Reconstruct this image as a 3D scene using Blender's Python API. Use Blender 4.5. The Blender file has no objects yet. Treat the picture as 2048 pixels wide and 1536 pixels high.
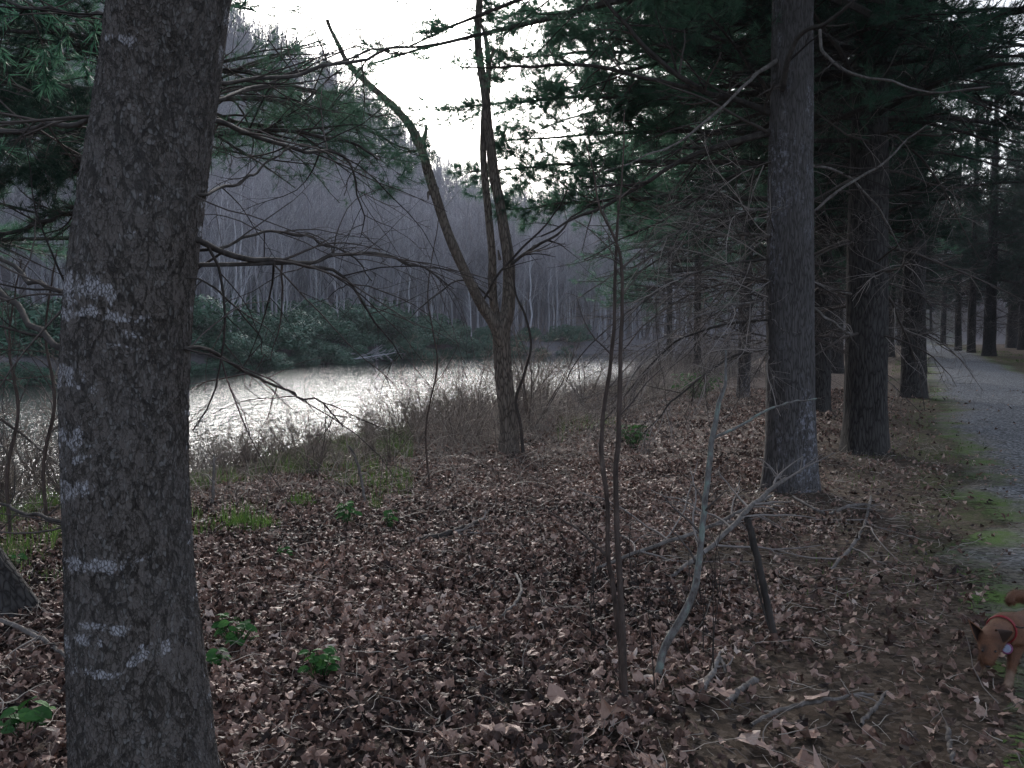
import bpy, math, random
import numpy as np
from mathutils import Vector, Matrix
R = math.radians
rng = np.random.default_rng(7)
random.seed(7)
S = bpy.context.scene
COL = S.collection

# ------------------------------------------------------------------ camera, world, sun, exposure
FPX = 1850.0
PITCH = R(3.5)
CAMZ = 1.6
cam = bpy.data.cameras.new('camera'); camo = bpy.data.objects.new('camera', cam); COL.objects.link(camo)
camo.location = (0, 0, CAMZ); camo.rotation_euler = (R(90) - PITCH, 0, 0)
cam.sensor_width = 36; cam.lens = 36 * FPX / 2048; cam.clip_start = 0.05; cam.clip_end = 2000
S.camera = camo
SUN_EL, SUN_AZ = R(24), R(-10)          # azimuth measured from +Y towards +X
w = bpy.data.worlds.new('World'); S.world = w; w.use_nodes = True
nt = w.node_tree; nt.nodes.clear()
sky = nt.nodes.new('ShaderNodeTexSky'); sky.sky_type = 'NISHITA'; sky.sun_disc = False
sky.sun_elevation = SUN_EL; sky.sun_rotation = SUN_AZ; sky.air_density = 1.0; sky.dust_density = 4.0; sky.ozone_density = 1.5
hs = nt.nodes.new('ShaderNodeHueSaturation'); hs.inputs['Saturation'].default_value = 0.5
bg = nt.nodes.new('ShaderNodeBackground'); bg.inputs['Strength'].default_value = 0.12
wo = nt.nodes.new('ShaderNodeOutputWorld')
nt.links.new(sky.outputs[0], hs.inputs['Color']); tm = nt.nodes.new('ShaderNodeMixRGB'); tm.blend_type = 'MULTIPLY'; tm.inputs[0].default_value = 1; tm.inputs[2].default_value = (.95, 1.0, 1.07, 1); nt.links.new(hs.outputs[0], tm.inputs[1]); nt.links.new(tm.outputs[0], bg.inputs[0]); nt.links.new(bg.outputs[0], wo.inputs[0])
sl = bpy.data.lights.new('sun', 'SUN'); sl.energy = 1.4; sl.angle = R(14); sl.color = (1, 0.98, 0.95)
so = bpy.data.objects.new('sun', sl); COL.objects.link(so)
sd = Vector((math.sin(SUN_AZ) * math.cos(SUN_EL), math.cos(SUN_AZ) * math.cos(SUN_EL), math.sin(SUN_EL)))
so.rotation_euler = sd.to_track_quat('Z', 'Y').to_euler(); so.location = (0, 0, 60)
S.view_settings.view_transform = 'Standard'; S.view_settings.look = 'None'
S.view_settings.gamma = 1.0; S.view_settings.exposure = 1.3
S.render.engine = 'CYCLES'
S.cycles.max_bounces = 5; S.cycles.diffuse_bounces = 2; S.cycles.glossy_bounces = 3; S.cycles.volume_bounces = 0
S.cycles.transparent_max_bounces = 8; S.cycles.use_denoising = True

# ------------------------------------------------------------------ numeric helpers
def ray(px, py):
    xc = (px - 1024) / FPX; yc = (768 - py) / FPX
    return np.array([xc, math.cos(PITCH) + yc * math.sin(PITCH), -math.sin(PITCH) + yc * math.cos(PITCH)])
def at(px, py, Y):
    d = ray(px, py); return np.array([0, 0, CAMZ]) + d * (Y / d[1])
def sstep(a, b, x):
    t = np.clip((x - a) / (b - a), 0, 1); return t * t * (3 - 2 * t)
def smin(a, b, k):
    h = np.clip(0.5 + 0.5 * (b - a) / k, 0, 1); return b * (1 - h) + a * h - k * h * (1 - h)
def norm(v):
    return v / np.maximum(np.linalg.norm(v, axis=-1, keepdims=True), 1e-9)
def h3(i, j, k):
    n = (i * 374761393 + j * 668265263 + k * 2147483647) & 0xffffffff
    n = ((n ^ (n >> 13)) * 1274126177) & 0xffffffff
    return ((n ^ (n >> 16)) & 0xffff) / 65535.0
def vnoise(x, y, z=0.0):
    x = np.asarray(x, float); y = np.asarray(y, float); z = np.asarray(z, float) + 0 * x
    i, j, k = np.floor(x).astype(np.int64), np.floor(y).astype(np.int64), np.floor(z).astype(np.int64)
    a, b, c = x - i, y - j, z - k
    a = a * a * (3 - 2 * a); b = b * b * (3 - 2 * b); c = c * c * (3 - 2 * c)
    o = 0
    for di in (0, 1):
        for dj in (0, 1):
            for dk in (0, 1):
                o = o + h3(i + di, j + dj, k + dk) * (a if di else 1 - a) * (b if dj else 1 - b) * (c if dk else 1 - c)
    return o * 2 - 1
# the lie of the land: the river and the path both run away to the right of straight ahead
def sriver(x, y): return (x - 0.42 * y + 12.4) * 0.92          # >0: our side of the near water edge
def qpath(x, y): return (x - 0.43 * y - 0.45) * 0.92             # 0: left edge of the path
WATER = -1.0
def nearb(x, y):
    return smin(sriver(x, y) + 0.7 * vnoise(x * .25, y * .25) + 0.3 * vnoise(x * .9, y * .9), 82 - y + 2.5 * np.maximum(0, x - 12), 6)
def farb(x, y):
    return -smin(26 + sriver(x, y) + 1.5 * vnoise(x * .08, y * .08, 3), 92 - y + 1.0 * vnoise(x * .1, y * .1, 5), 14)
def hz(x, y):
    x = np.asarray(x, float); y = np.asarray(y, float)
    n = nearb(x, y); f = farb(x, y)
    flat = sstep(-3.0, -1.2, qpath(x, y)) * (1 - sstep(5.5, 8, qpath(x, y)))
    zn = -1.6 + 1.6 * sstep(-3.5, 6, n) + (1 - flat) * sstep(3, 7, n) * (0.05 * vnoise(x * .6, y * .6, 1) + 0.02 * vnoise(x * 2.1, y * 2.1, 2) + 0.25 * sstep(18, 60, y) * vnoise(x * .09, y * .09, 9) * 0)
    crest = 13 + 28 * sstep(0, -50, x - 0.12 * (y - 120)) + 3 * vnoise(x * .03, y * .03, 7)
    zf = -1.6 + 1.9 * sstep(-1.2, 1.0, f) + (crest) * sstep(0, 75, f) + 0.6 * sstep(3, 9, f) * vnoise(x * .12, y * .12, 4)
    zf = np.where(f > -2, zf, -1.6)
    return np.maximum(zn, zf)
def gz(x, y): return float(hz(np.array([x]), np.array([y]))[0])
def gp(px, py):                                                   # where the line of sight through a pixel meets the land
    d = ray(px, py); t = 1.0
    for _ in range(4000):
        p = np.array([0, 0, CAMZ]) + d * t
        if p[2] <= gz(p[0], p[1]): break
        t += 0.02 + t * 0.002
    return p

class MB:
    """collects vertices and faces, then links them as ONE mesh object"""
    def __init__(s): s.V = []; s.F = []; s.A = []; s.n = 0
    def add(s, V, F, mat=0, a=None):
        V = np.asarray(V, float).reshape(-1, 3); F = np.asarray(F, np.int64)
        s.V.append(V); s.F.append((F + s.n, mat))
        s.A.append(np.full(len(V), 0.5) if a is None else np.broadcast_to(np.asarray(a, float), (len(V),)).copy())
        s.n += len(V); return s
    def build(s, name, mats, parent=None, smooth=True, loc=None):
        V = np.concatenate(s.V)
        if loc is not None: V = V - np.asarray(loc, float)
        me = bpy.data.meshes.new(name); me.vertices.add(len(V)); me.vertices.foreach_set('co', V.ravel())
        tot = sum(F.size for F, _ in s.F); npoly = sum(len(F) for F, _ in s.F)
        me.loops.add(tot); me.polygons.add(npoly)
        li = np.concatenate([F.ravel() for F, _ in s.F])
        ct = np.concatenate([np.full(len(F), F.shape[1]) for F, _ in s.F])
        mi = np.concatenate([np.full(len(F), m) for F, m in s.F])
        me.loops.foreach_set('vertex_index', li)
        me.polygons.foreach_set('loop_start', np.concatenate([[0], np.cumsum(ct)[:-1]]))
        me.polygons.foreach_set('material_index', mi)
        me.polygons.foreach_set('use_smooth', np.full(npoly, smooth))
        at_ = me.attributes.new('v', 'FLOAT', 'POINT'); at_.data.foreach_set('value', np.concatenate(s.A))
        for m in (mats if isinstance(mats, (list, tuple)) else [mats]): me.materials.append(m)
        me.update(calc_edges=True)
        o = bpy.data.objects.new(name, me); COL.objects.link(o)
        if parent is not None: o.parent = parent
        elif loc is not None: o.location = loc
        return o
def tag(o, label=None, cat=None, group=None, kind=None):
    if label: o['label'] = label
    if cat: o['category'] = cat
    if group: o['group'] = group
    if kind: o['kind'] = kind
    return o
def empty(name, loc, label, cat, group=None):
    o = bpy.data.objects.new(name, None); COL.objects.link(o); o.location = loc
    o.empty_display_size = 0.2
    return tag(o, label, cat, group)
def copy_tree(root):
    c = root.copy(); COL.objects.link(c)
    for ch in root.children:
        d = ch.copy(); COL.objects.link(d); d.parent = c
        for g in ch.children:
            e = g.copy(); COL.objects.link(e); e.parent = d
    return c

def tubes(P, Rr, sides=3):
    """P (N,K,3) centre lines, Rr (N,K) radii -> vertices, quads"""
    P = np.asarray(P, float); Rr = np.asarray(Rr, float); N, K, _ = P.shape
    T = norm(np.gradient(P, axis=1)); mt = norm(T.mean(axis=1))
    ref = np.where(np.abs(mt[:, 2:3]) > 0.8, np.array([[1., 0, 0]]), np.array([[0, 0, 1.]]))[:, None, :]
    U = norm(np.cross(T, np.broadcast_to(ref, T.shape))); W = np.cross(T, U)
    a = np.arange(sides) * 2 * math.pi / sides
    V = P[:, :, None, :] + Rr[:, :, None, None] * (np.cos(a)[None, None, :, None] * U[:, :, None, :] + np.sin(a)[None, None, :, None] * W[:, :, None, :])
    i = (np.arange(N)[:, None, None] * K + np.arange(K - 1)[None, :, None]) * sides
    j = np.arange(sides)[None, None, :]; j2 = (j + 1) % sides
    F = np.stack([i + j, i + j2, i + sides + j2, i + sides + j], -1).reshape(-1, 4)
    return V.reshape(-1, 3), F
def resamp(pts, K):
    """Catmull-Rom through pts (n,d) -> (K,d)"""
    p = np.asarray(pts, float); n = len(p)
    p = np.vstack([2 * p[0] - p[1], p, 2 * p[-1] - p[-2]])
    t = np.linspace(0, n - 1 - 1e-6, K); i = t.astype(int); f = (t - i)[:, None]
    a, b, c, d = p[i], p[i + 1], p[i + 2], p[i + 3]
    return 0.5 * (2 * b + (c - a) * f + (2 * a - 5 * b + 4 * c - d) * f * f + (3 * b - a - 3 * c + d) * f ** 3)
def grow(P, Rr, per, length, t0=0.15, t1=1.0, ang=50, flat=0.3, bend=0.0, wig=0.15, K=5, r0=0.4, tip=0.35, taperlen=0.6, rmin=0.0015, rr=None, curl=0.0):
    """side shoots on a batch of strands"""
    g = rr or rng
    N, Kp, _ = P.shape
    t = g.uniform(t0, t1, (N, per)); ft = t * (Kp - 1); i = np.minimum(ft.astype(int), Kp - 2); f = (ft - i)[..., None]
    n = np.arange(N)[:, None]
    B = P[n, i] * (1 - f) + P[n, i + 1] * f
    T = norm(P[n, i + 1] - P[n, i])
    pr = Rr[n, i] * (1 - f[..., 0]) + Rr[n, i + 1] * f[..., 0]
    up = np.array([0, 0, 1.0]); side = np.cross(T, up); side = norm(side + 1e-5)
    upv = np.cross(side, T)
    phi = g.normal(0, 1, (N, per)) * flat * 1.6 + np.where(g.random((N, per)) < .5, 0, math.pi)
    a = np.radians(ang) * g.uniform(.7, 1.25, (N, per))
    D = np.cos(a)[..., None] * T + np.sin(a)[..., None] * (np.cos(phi)[..., None] * side + np.sin(phi)[..., None] * upv)
    plen = np.linalg.norm(np.diff(P, axis=1), axis=-1).sum(1)[:, None]
    L = (plen * length if length < 0.999 else np.full((N, 1), 1.0)) * (1 - taperlen * t) * g.uniform(.55, 1.25, (N, per))
    B = B.reshape(-1, 3); D = norm(D.reshape(-1, 3)); L = L.reshape(-1); pr = pr.reshape(-1)
    out = [B]; p = B; cv = g.normal(0, 1, (len(B), 3)) * curl
    for k in range(K - 1):
        D = norm(D + np.array([0, 0, bend]) + cv + g.normal(0, wig, D.shape)); p = p + D * (L / (K - 1))[:, None]; out.append(p)
    Q = np.stack(out, 1); r = np.maximum(pr * r0, rmin)[:, None] * np.linspace(1, tip, K)[None, :]
    return Q, r
def needles(P, per, m, L, wd, spread=0.8, t0=0.2, rr=None):
    """fine leaf-like blades in tufts along a batch of twigs"""
    g = rr or rng
    N, Kp, _ = P.shape
    t = g.uniform(t0, 1, (N, per)); ft = t * (Kp - 1); i = np.minimum(ft.astype(int), Kp - 2); f = (ft - i)[..., None]
    n = np.arange(N)[:, None]
    B = (P[n, i] * (1 - f) + P[n, i + 1] * f); T = norm(P[n, i + 1] - P[n, i])
    B = np.repeat(B.reshape(-1, 3), m, 0); T = np.repeat(T.reshape(-1, 3), m, 0)
    D = norm(T + g.normal(0, spread, T.shape) + np.array([0, 0, 0.15])); Ln = L * g.uniform(.6, 1.2, len(B))[:, None]
    W = norm(np.cross(D, g.normal(0, 1, D.shape))) * wd / 2
    V = np.stack([B - W, B + W, B + D * Ln], 1).reshape(-1, 3)
    F = np.arange(len(V)).reshape(-1, 3)
    return V, F

# ------------------------------------------------------------------ materials
def newmat(name):
    m = bpy.data.materials.new(name); m.use_nodes = True; nt = m.node_tree; b = nt.nodes['Principled BSDF']
    return m, nt, b
def N(nt, t, **k):
    n = nt.nodes.new('ShaderNode' + t)
    for a, v in k.items():
        if hasattr(n, a): setattr(n, a, v)
        else: n.inputs[a.replace('_', ' ')].default_value = v
    return n
def ramp(nt, fac, stops, interp='LINEAR'):
    r = nt.nodes.new('ShaderNodeValToRGB'); r.color_ramp.interpolation = interp; e = r.color_ramp.elements
    while len(e) < len(stops): e.new(0.5)
    for q, (p, c) in zip(e, stops): q.position = p; q.color = (*c, 1) if len(c) == 3 else c
    if fac is not None: nt.links.new(fac, r.inputs[0])
    return r
def mix(nt, fac, a, b, mode='MIX'):
    n = nt.nodes.new('ShaderNodeMix'); n.data_type = 'RGBA'; n.blend_type = mode
    for s, v in ((0, fac), (6, a), (7, b)):
        if hasattr(v, 'is_linked') or hasattr(v, 'links'): nt.links.new(v, n.inputs[s])
        else: n.inputs[s].default_value = v if s == 0 else (*v, 1)
    return n.outputs[2]
def mth(nt, op, a, b=0.0, c=None):
    n = nt.nodes.new('ShaderNodeMath'); n.operation = op
    for i, v in enumerate((a, b) if c is None else (a, b, c)):
        if hasattr(v, 'links'): nt.links.new(v, n.inputs[i])
        else: n.inputs[i].default_value = v
    return n.outputs[0]
def coords(nt, scale=(1, 1, 1), kind='Object'):
    tc = nt.nodes.new('ShaderNodeTexCoord'); mp = nt.nodes.new('ShaderNodeMapping'); mp.inputs['Scale'].default_value = scale
    nt.links.new(tc.outputs[kind], mp.inputs[0]); return mp.outputs[0]
def noise(nt, co, scale, detail=4, rough=.6, dist=0.0):
    n = nt.nodes.new('ShaderNodeTexNoise'); nt.links.new(co, n.inputs['Vector'])
    n.inputs['Scale'].default_value = scale; n.inputs['Detail'].default_value = detail; n.inputs['Roughness'].default_value = rough
    n.inputs['Distortion'].default_value = dist; return n.outputs[0]
def voro(nt, co, scale, feature='F1'):
    n = nt.nodes.new('ShaderNodeTexVoronoi'); n.feature = feature; nt.links.new(co, n.inputs['Vector']); n.inputs['Scale'].default_value = scale
    return n
def bump(nt, b, h, strength=.5, dist=.02):
    n = nt.nodes.new('ShaderNodeBump'); n.inputs['Strength'].default_value = strength; n.inputs['Distance'].default_value = dist
    nt.links.new(h, n.inputs['Height']); nt.links.new(n.outputs[0], b.inputs['Normal']); return n
def attr(nt, name='v'):
    n = nt.nodes.new('ShaderNodeAttribute'); n.attribute_name = name; return n.outputs['Fac']

def m_simple(name, stops, scale=30, rough=.9, zs=.3, bs=.4, bd=.01, objrand=0.0):
    m, nt, b = newmat(name); co = coords(nt, (1, 1, zs)); n1 = noise(nt, co, scale, 6, .7)
    r = ramp(nt, n1, stops); nt.links.new(r.outputs[0], b.inputs['Base Color']); b.inputs['Roughness'].default_value = rough
    b.inputs['Specular IOR Level'].default_value = 0.25
    bump(nt, b, n1, bs, bd); return m

def m_furrow(name, dark, light, scale=22, zs=.18, disp=0.012, lich=None, moss=None):
    """long furrowed bark of old pines"""
    m, nt, b = newmat(name); co = coords(nt, (1, 1, zs))
    wob = noise(nt, co, scale * .35, 3, .6)
    mx = nt.nodes.new('ShaderNodeMixRGB'); mx.blend_type = 'ADD'; mx.inputs[0].default_value = 0.06
    nt.links.new(co, mx.inputs[1])
    nn = nt.nodes.new('ShaderNodeTexNoise'); nn.inputs['Scale'].default_value = scale * .5; nt.links.new(co, nn.inputs['Vector']); nt.links.new(nn.outputs['Color'], mx.inputs[2])
    v = voro(nt, mx.outputs[0], scale, 'DISTANCE_TO_EDGE')
    co2 = coords(nt, (1, 1, .5)); fine = noise(nt, co2, scale * 5, 5, .7)
    plate = ramp(nt, v.outputs['Distance'], [(0, (0, 0, 0)), (.18, (.75, .75, .75)), (.5, (1, 1, 1))]).outputs[0]
    h = mth(nt, 'ADD', mth(nt, 'MULTIPLY', plate, .75), mth(nt, 'MULTIPLY', fine, .35))
    c = ramp(nt, h, [(.1, dark), (.55, tuple((a + b_) / 2 for a, b_ in zip(dark, light))), (1, light)]).outputs[0]
    big = noise(nt, coords(nt, (1, 1, .6)), 2.2, 4, .6)
    c = mix(nt, ramp(nt, big, [(.4, (0, 0, 0)), (.65, (1, 1, 1))]).outputs[0], c, mix(nt, 0.25, c, light))
    if lich:
        ln = noise(nt, coords(nt, (1, 1, .7)), 26, 6, .8)
        ln2 = noise(nt, coords(nt, (1, 1, .25)), 2.6, 4, .7)
        k = mth(nt, 'MULTIPLY', ramp(nt, ln, [(.50, (0, 0, 0)), (.60, (1, 1, 1))]).outputs[0], ramp(nt, ln2, [(.48, (0, 0, 0)), (.6, (1, 1, 1))]).outputs[0])
        c = mix(nt, mth(nt, 'MULTIPLY', k, .6), c, lich)
    nt.links.new(c, b.inputs['Base Color']); b.inputs['Roughness'].default_value = .92; b.inputs['Specular IOR Level'].default_value = .2
    bump(nt, b, h, .8, disp); return m

def m_platey(name):
    """scaly bark with pale lichen bands (attribute v carries where the lichen grows)"""
    m, nt, b = newmat(name)
    co = coords(nt, (1, 1, .5)); nn = nt.nodes.new('ShaderNodeTexNoise'); nn.inputs['Scale'].default_value = 14; nn.inputs['Detail'].default_value = 3; nt.links.new(co, nn.inputs['Vector'])
    mx = nt.nodes.new('ShaderNodeMixRGB'); mx.blend_type = 'ADD'; mx.inputs[0].default_value = .035; nt.links.new(co, mx.inputs[1]); nt.links.new(nn.outputs['Color'], mx.inputs[2])
    v = voro(nt, mx.outputs[0], 125, 'DISTANCE_TO_EDGE'); vc = voro(nt, mx.outputs[0], 125, 'F1')
    v2 = voro(nt, mx.outputs[0], 21, 'DISTANCE_TO_EDGE'); vc2 = voro(nt, mx.outputs[0], 21, 'F1')
    fine = noise(nt, coords(nt, (1, 1, .45)), 130, 6, .75)
    e1 = ramp(nt, v.outputs['Distance'], [(0, (0, 0, 0)), (.16, (.8, .8, .8)), (.4, (1, 1, 1))]).outputs[0]
    e2 = ramp(nt, v2.outputs['Distance'], [(0, (0, 0, 0)), (.10, (1, 1, 1))]).outputs[0]
    sep = nt.nodes.new('ShaderNodeSeparateColor'); nt.links.new(vc.outputs['Color'], sep.inputs[0])
    sep2 = nt.nodes.new('ShaderNodeSeparateColor'); nt.links.new(vc2.outputs['Color'], sep2.inputs[0])
    h = mth(nt, 'ADD', mth(nt, 'MULTIPLY', e1, .26), mth(nt, 'MULTIPLY', e2, .22))
    h = mth(nt, 'ADD', h, mth(nt, 'MULTIPLY', sep.outputs[0], .38)); h = mth(nt, 'ADD', h, mth(nt, 'MULTIPLY', fine, .55)); h = mth(nt, 'ADD', h, mth(nt, 'MULTIPLY', sep2.outputs[1], .15))
    c = ramp(nt, h, [(.25, (.006, .0045, .004)), (.5, (.024, .019, .016)), (.75, (.052, .043, .037)), (1, (.14, .12, .11))]).outputs[0]
    big = noise(nt, coords(nt, (1, 1, .5)), 5, 5, .7)
    c = mix(nt, ramp(nt, big, [(.42, (0, 0, 0)), (.62, (1, 1, 1))]).outputs[0], c, mix(nt, .25, c, (.10, .095, .095)))
    c = mix(nt, mth(nt, 'MULTIPLY', ramp(nt, mth(nt, 'MULTIPLY', sep.outputs[2], mth(nt, 'ADD', big, .4)), [(.74, (0, 0, 0)), (.80, (1, 1, 1))]).outputs[0], mth(nt, 'MULTIPLY', e1, .7)), c, (.20, .19, .185))
    # lichen: band mask, eaten away plate by plate
    a = attr(nt); ln = noise(nt, coords(nt, (1, 1, 1.2)), 24, 6, .8)
    k = mth(nt, 'ADD', mth(nt, 'ADD', a, mth(nt, 'MULTIPLY', sep.outputs[1], .38)), mth(nt, 'MULTIPLY', ln, 1.15))
    k = ramp(nt, mth(nt, 'MULTIPLY', k, .5), [(.54, (0, 0, 0)), (.63, (1, 1, 1))]).outputs[0]
    k = mth(nt, 'MULTIPLY', k, e1)
    lc = mix(nt, fine, (.30, .29, .31), (.62, .61, .65))
    c = mix(nt, mth(nt, 'MULTIPLY', k, .85), c, lc)
    nt.links.new(c, b.inputs['Base Color']); b.inputs['Roughness'].default_value = .85; b.inputs['Specular IOR Level'].default_value = .3
    d = nt.nodes.new('ShaderNodeDisplacement'); d.inputs['Scale'].default_value = .008; d.inputs['Midlevel'].default_value = .5
    nt.links.new(h, d.inputs['Height']); nt.links.new(d.outputs[0], nt.nodes['Material Output'].inputs['Displacement'])
    m.displacement_method = 'BOTH'; return m

def m_attr(name, stops, rough=.8, spec=.3, trans=0.0, nscale=60, namt=.25, bs=.3, bd=.004):
    """colour picked by the attribute v (one value per leaf, blade or twig) with fine mottling"""
    m, nt, b = newmat(name); a = attr(nt); n1 = noise(nt, coords(nt), nscale, 4, .7)
    k = mth(nt, 'ADD', a, mth(nt, 'MULTIPLY', mth(nt, 'SUBTRACT', n1, .5), namt))
    r = ramp(nt, k, stops); nt.links.new(r.outputs[0], b.inputs['Base Color'])
    b.inputs['Roughness'].default_value = rough; b.inputs['Specular IOR Level'].default_value = spec
    if trans > 0:
        t = nt.nodes.new('ShaderNodeBsdfTranslucent'); nt.links.new(r.outputs[0], t.inputs[0]); ms = nt.nodes.new('ShaderNodeMixShader'); ms.inputs[0].default_value = trans
        nt.links.new(b.outputs[0], ms.inputs[1]); nt.links.new(t.outputs[0], ms.inputs[2]); nt.links.new(ms.outputs[0], nt.nodes['Material Output'].inputs[0])
    if bs: bump(nt, b, n1, bs, bd)
    return m

MAT = {}
MAT['platey'] = m_platey('scaly_bark')
MAT['pine'] = m_furrow('pine_bark', (.010, .008, .008), (.085, .078, .075), 30, .17)
MAT['pine_pale'] = m_furrow('pine_bark_pale', (.028, .024, .023), (.13, .12, .12), 46, .15, .008, lich=(.36, .36, .42))
MAT['twig'] = m_attr('dead_twig', [(0, (.03, .025, .023)), (.5, (.12, .10, .092)), (1, (.34, .30, .28))], .9, .2, 0, 40, .5, 0)
MAT['limb'] = m_simple('limb_bark', [(.3, (.022, .019, .018)), (.6, (.07, .06, .055)), (.8, (.17, .16, .15))], 14)
MAT['limb_pale'] = m_simple('dead_limb', [(.3, (.05, .044, .04)), (.55, (.16, .14, .13)), (.75, (.30, .28, .27))], 18)
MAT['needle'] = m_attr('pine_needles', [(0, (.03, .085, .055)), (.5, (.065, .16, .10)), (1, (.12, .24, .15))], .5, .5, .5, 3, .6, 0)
MAT['needle_dark'] = m_attr('shaded_pine_needles', [(0, (.010, .026, .018)), (.5, (.024, .055, .036)), (1, (.05, .09, .058))], .6, .35, .25, 3, .6, 0)  # same needles darkened, the shade of the woods put into the colour
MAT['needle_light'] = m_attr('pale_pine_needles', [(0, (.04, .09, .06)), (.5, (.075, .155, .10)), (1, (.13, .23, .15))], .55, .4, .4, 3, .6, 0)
MAT['hill_bark'] = m_attr('hillside_bark', [(0, (.18, .17, .18)), (.5, (.36, .35, .38)), (1, (.66, .65, .69))], .9, .1, 0, .6, .6, 0)  # bark paled past its own tone, haze over the slope painted in
MAT['leaf_dead'] = m_attr('fallen_leaves', [(0, (.018, .010, .008)), (.25, (.09, .050, .038)), (.5, (.235, .140, .108)), (.8, (.41, .275, .22)), (1, (.62, .50, .43))], .65, .35, 0, 70, .35, .4, .004)
MAT['bramble'] = m_attr('bare_undergrowth', [(0, (.05, .038, .034)), (.5, (.21, .175, .155)), (1, (.52, .46, .40))], .85, .2, 0, 20, .3, 0)
MAT['grass'] = m_attr('green_grass', [(0, (.03, .055, .015)), (.5, (.07, .14, .03)), (1, (.16, .25, .06))], .6, .3, .3, 10, .2, 0)
MAT['herb'] = m_attr('herb_leaf', [(0, (.02, .06, .018)), (.5, (.045, .13, .035)), (1, (.09, .21, .05))], .7, .2, .2, 30, .3, .3, .003)
MAT['rhodo'] = m_attr('evergreen_leaf', [(0, (.018, .065, .032)), (.5, (.055, .145, .08)), (1, (.15, .27, .19))], .45, .5, .1, .8, .5, 0)
MAT['stem_tree'] = m_furrow('split_bark', (.03, .024, .02), (.26, .22, .19), 34, .22, .008)

# ground: soil, duff and moss told apart by where they lie
def m_ground():
    m, nt, b = newmat('ground_soil'); co = coords(nt)
    n1 = noise(nt, co, 9, 8, .75); n2 = noise(nt, co, 70, 4, .8); n3 = noise(nt, co, .8, 5, .7)
    vo = voro(nt, co, 38, 'F1'); sp = nt.nodes.new('ShaderNodeSeparateColor'); nt.links.new(vo.outputs['Color'], sp.inputs[0])
    k = mth(nt, 'ADD', mth(nt, 'MULTIPLY', n2, .55), mth(nt, 'MULTIPLY', sp.outputs[0], .45))
    c = ramp(nt, k, [(.25, (.035, .024, .02)), (.5, (.10, .072, .062)), (.75, (.22, .17, .15))]).outputs[0]
    a = attr(nt)                           # 0 leaf litter, .5 needle duff by the path, 1 hillside
    duff = ramp(nt, k, [(.25, (.04, .03, .022)), (.55, (.105, .075, .055)), (.8, (.19, .15, .12))]).outputs[0]
    moss = ramp(nt, n2, [(.3, (.04, .075, .014)), (.7, (.11, .18, .035))]).outputs[0]
    hill = ramp(nt, n1, [(.3, (.13, .12, .125)), (.7, (.28, .26, .27))]).outputs[0]
    c = mix(nt, ramp(nt, a, [(.1, (0, 0, 0)), (.3, (1, 1, 1))]).outputs[0], c, duff)
    c = mix(nt, ramp(nt, a, [(.7, (0, 0, 0)), (.9, (1, 1, 1))]).outputs[0], c, hill)
    mk = nt.nodes.new('ShaderNodeAttribute'); mk.attribute_name = 'moss'
    mf = ramp(nt, mth(nt, 'MULTIPLY', mk.outputs['Fac'], mth(nt, 'ADD', n3, n1)), [(.42, (0, 0, 0)), (.62, (1, 1, 1))]).outputs[0]
    c = mix(nt, mth(nt, 'MULTIPLY', mf, .85), c, moss)
    nt.links.new(c, b.inputs['Base Color']); b.inputs['Roughness'].default_value = .95; b.inputs['Specular IOR Level'].default_value = .15
    bump(nt, b, mth(nt, 'ADD', k, n1), .9, .03); return m
def m_path():
    m, nt, b = newmat('gravel'); co = coords(nt)
    v = voro(nt, co, 38, 'F1'); sp = nt.nodes.new('ShaderNodeSeparateColor'); nt.links.new(v.outputs['Color'], sp.inputs[0])
    n1 = noise(nt, co, 1.3, 6, .7); n2 = noise(nt, co, 160, 3, .8)
    k = mth(nt, 'ADD', mth(nt, 'MULTIPLY', sp.outputs[0], .6), mth(nt, 'MULTIPLY', n2, .4))
    c = ramp(nt, k, [(.25, (.035, .036, .039)), (.5, (.115, .12, .13)), (.8, (.31, .32, .345))]).outputs[0]
    dirt = ramp(nt, k, [(.2, (.05, .043, .035)), (.8, (.19, .17, .14))]).outputs[0]
    moss = ramp(nt, n2, [(.3, (.04, .075, .014)), (.7, (.11, .19, .035))]).outputs[0]
    e = attr(nt)                           # 0 middle of the path, 1 its edge
    ed = mth(nt, 'ADD', e, mth(nt, 'MULTIPLY', mth(nt, 'SUBTRACT', n1, .5), 1.1))
    c = mix(nt, ramp(nt, ed, [(.35, (0, 0, 0)), (.7, (1, 1, 1))]).outputs[0], c, dirt)
    n4 = noise(nt, co, .9, 7, .75)
    c = mix(nt, mth(nt, 'MULTIPLY', ramp(nt, ed, [(.5, (0, 0, 0)), (.7, (1, 1, 1))]).outputs[0], ramp(nt, n4, [(.45, (0, 0, 0)), (.58, (1, 1, 1))]).outputs[0]), c, moss)
    nt.links.new(c, b.inputs['Base Color']); b.inputs['Roughness'].default_value = .9; b.inputs['Specular IOR Level'].default_value = .25
    al = ramp(nt, mth(nt, 'ADD', ed, mth(nt, 'MULTIPLY', mth(nt, 'SUBTRACT', k, .5), .5)), [(.88, (1, 1, 1)), (1.0, (0, 0, 0))]).outputs[0]; nt.links.new(al, b.inputs['Alpha'])
    bump(nt, b, k, .9, .012); return m
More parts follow.
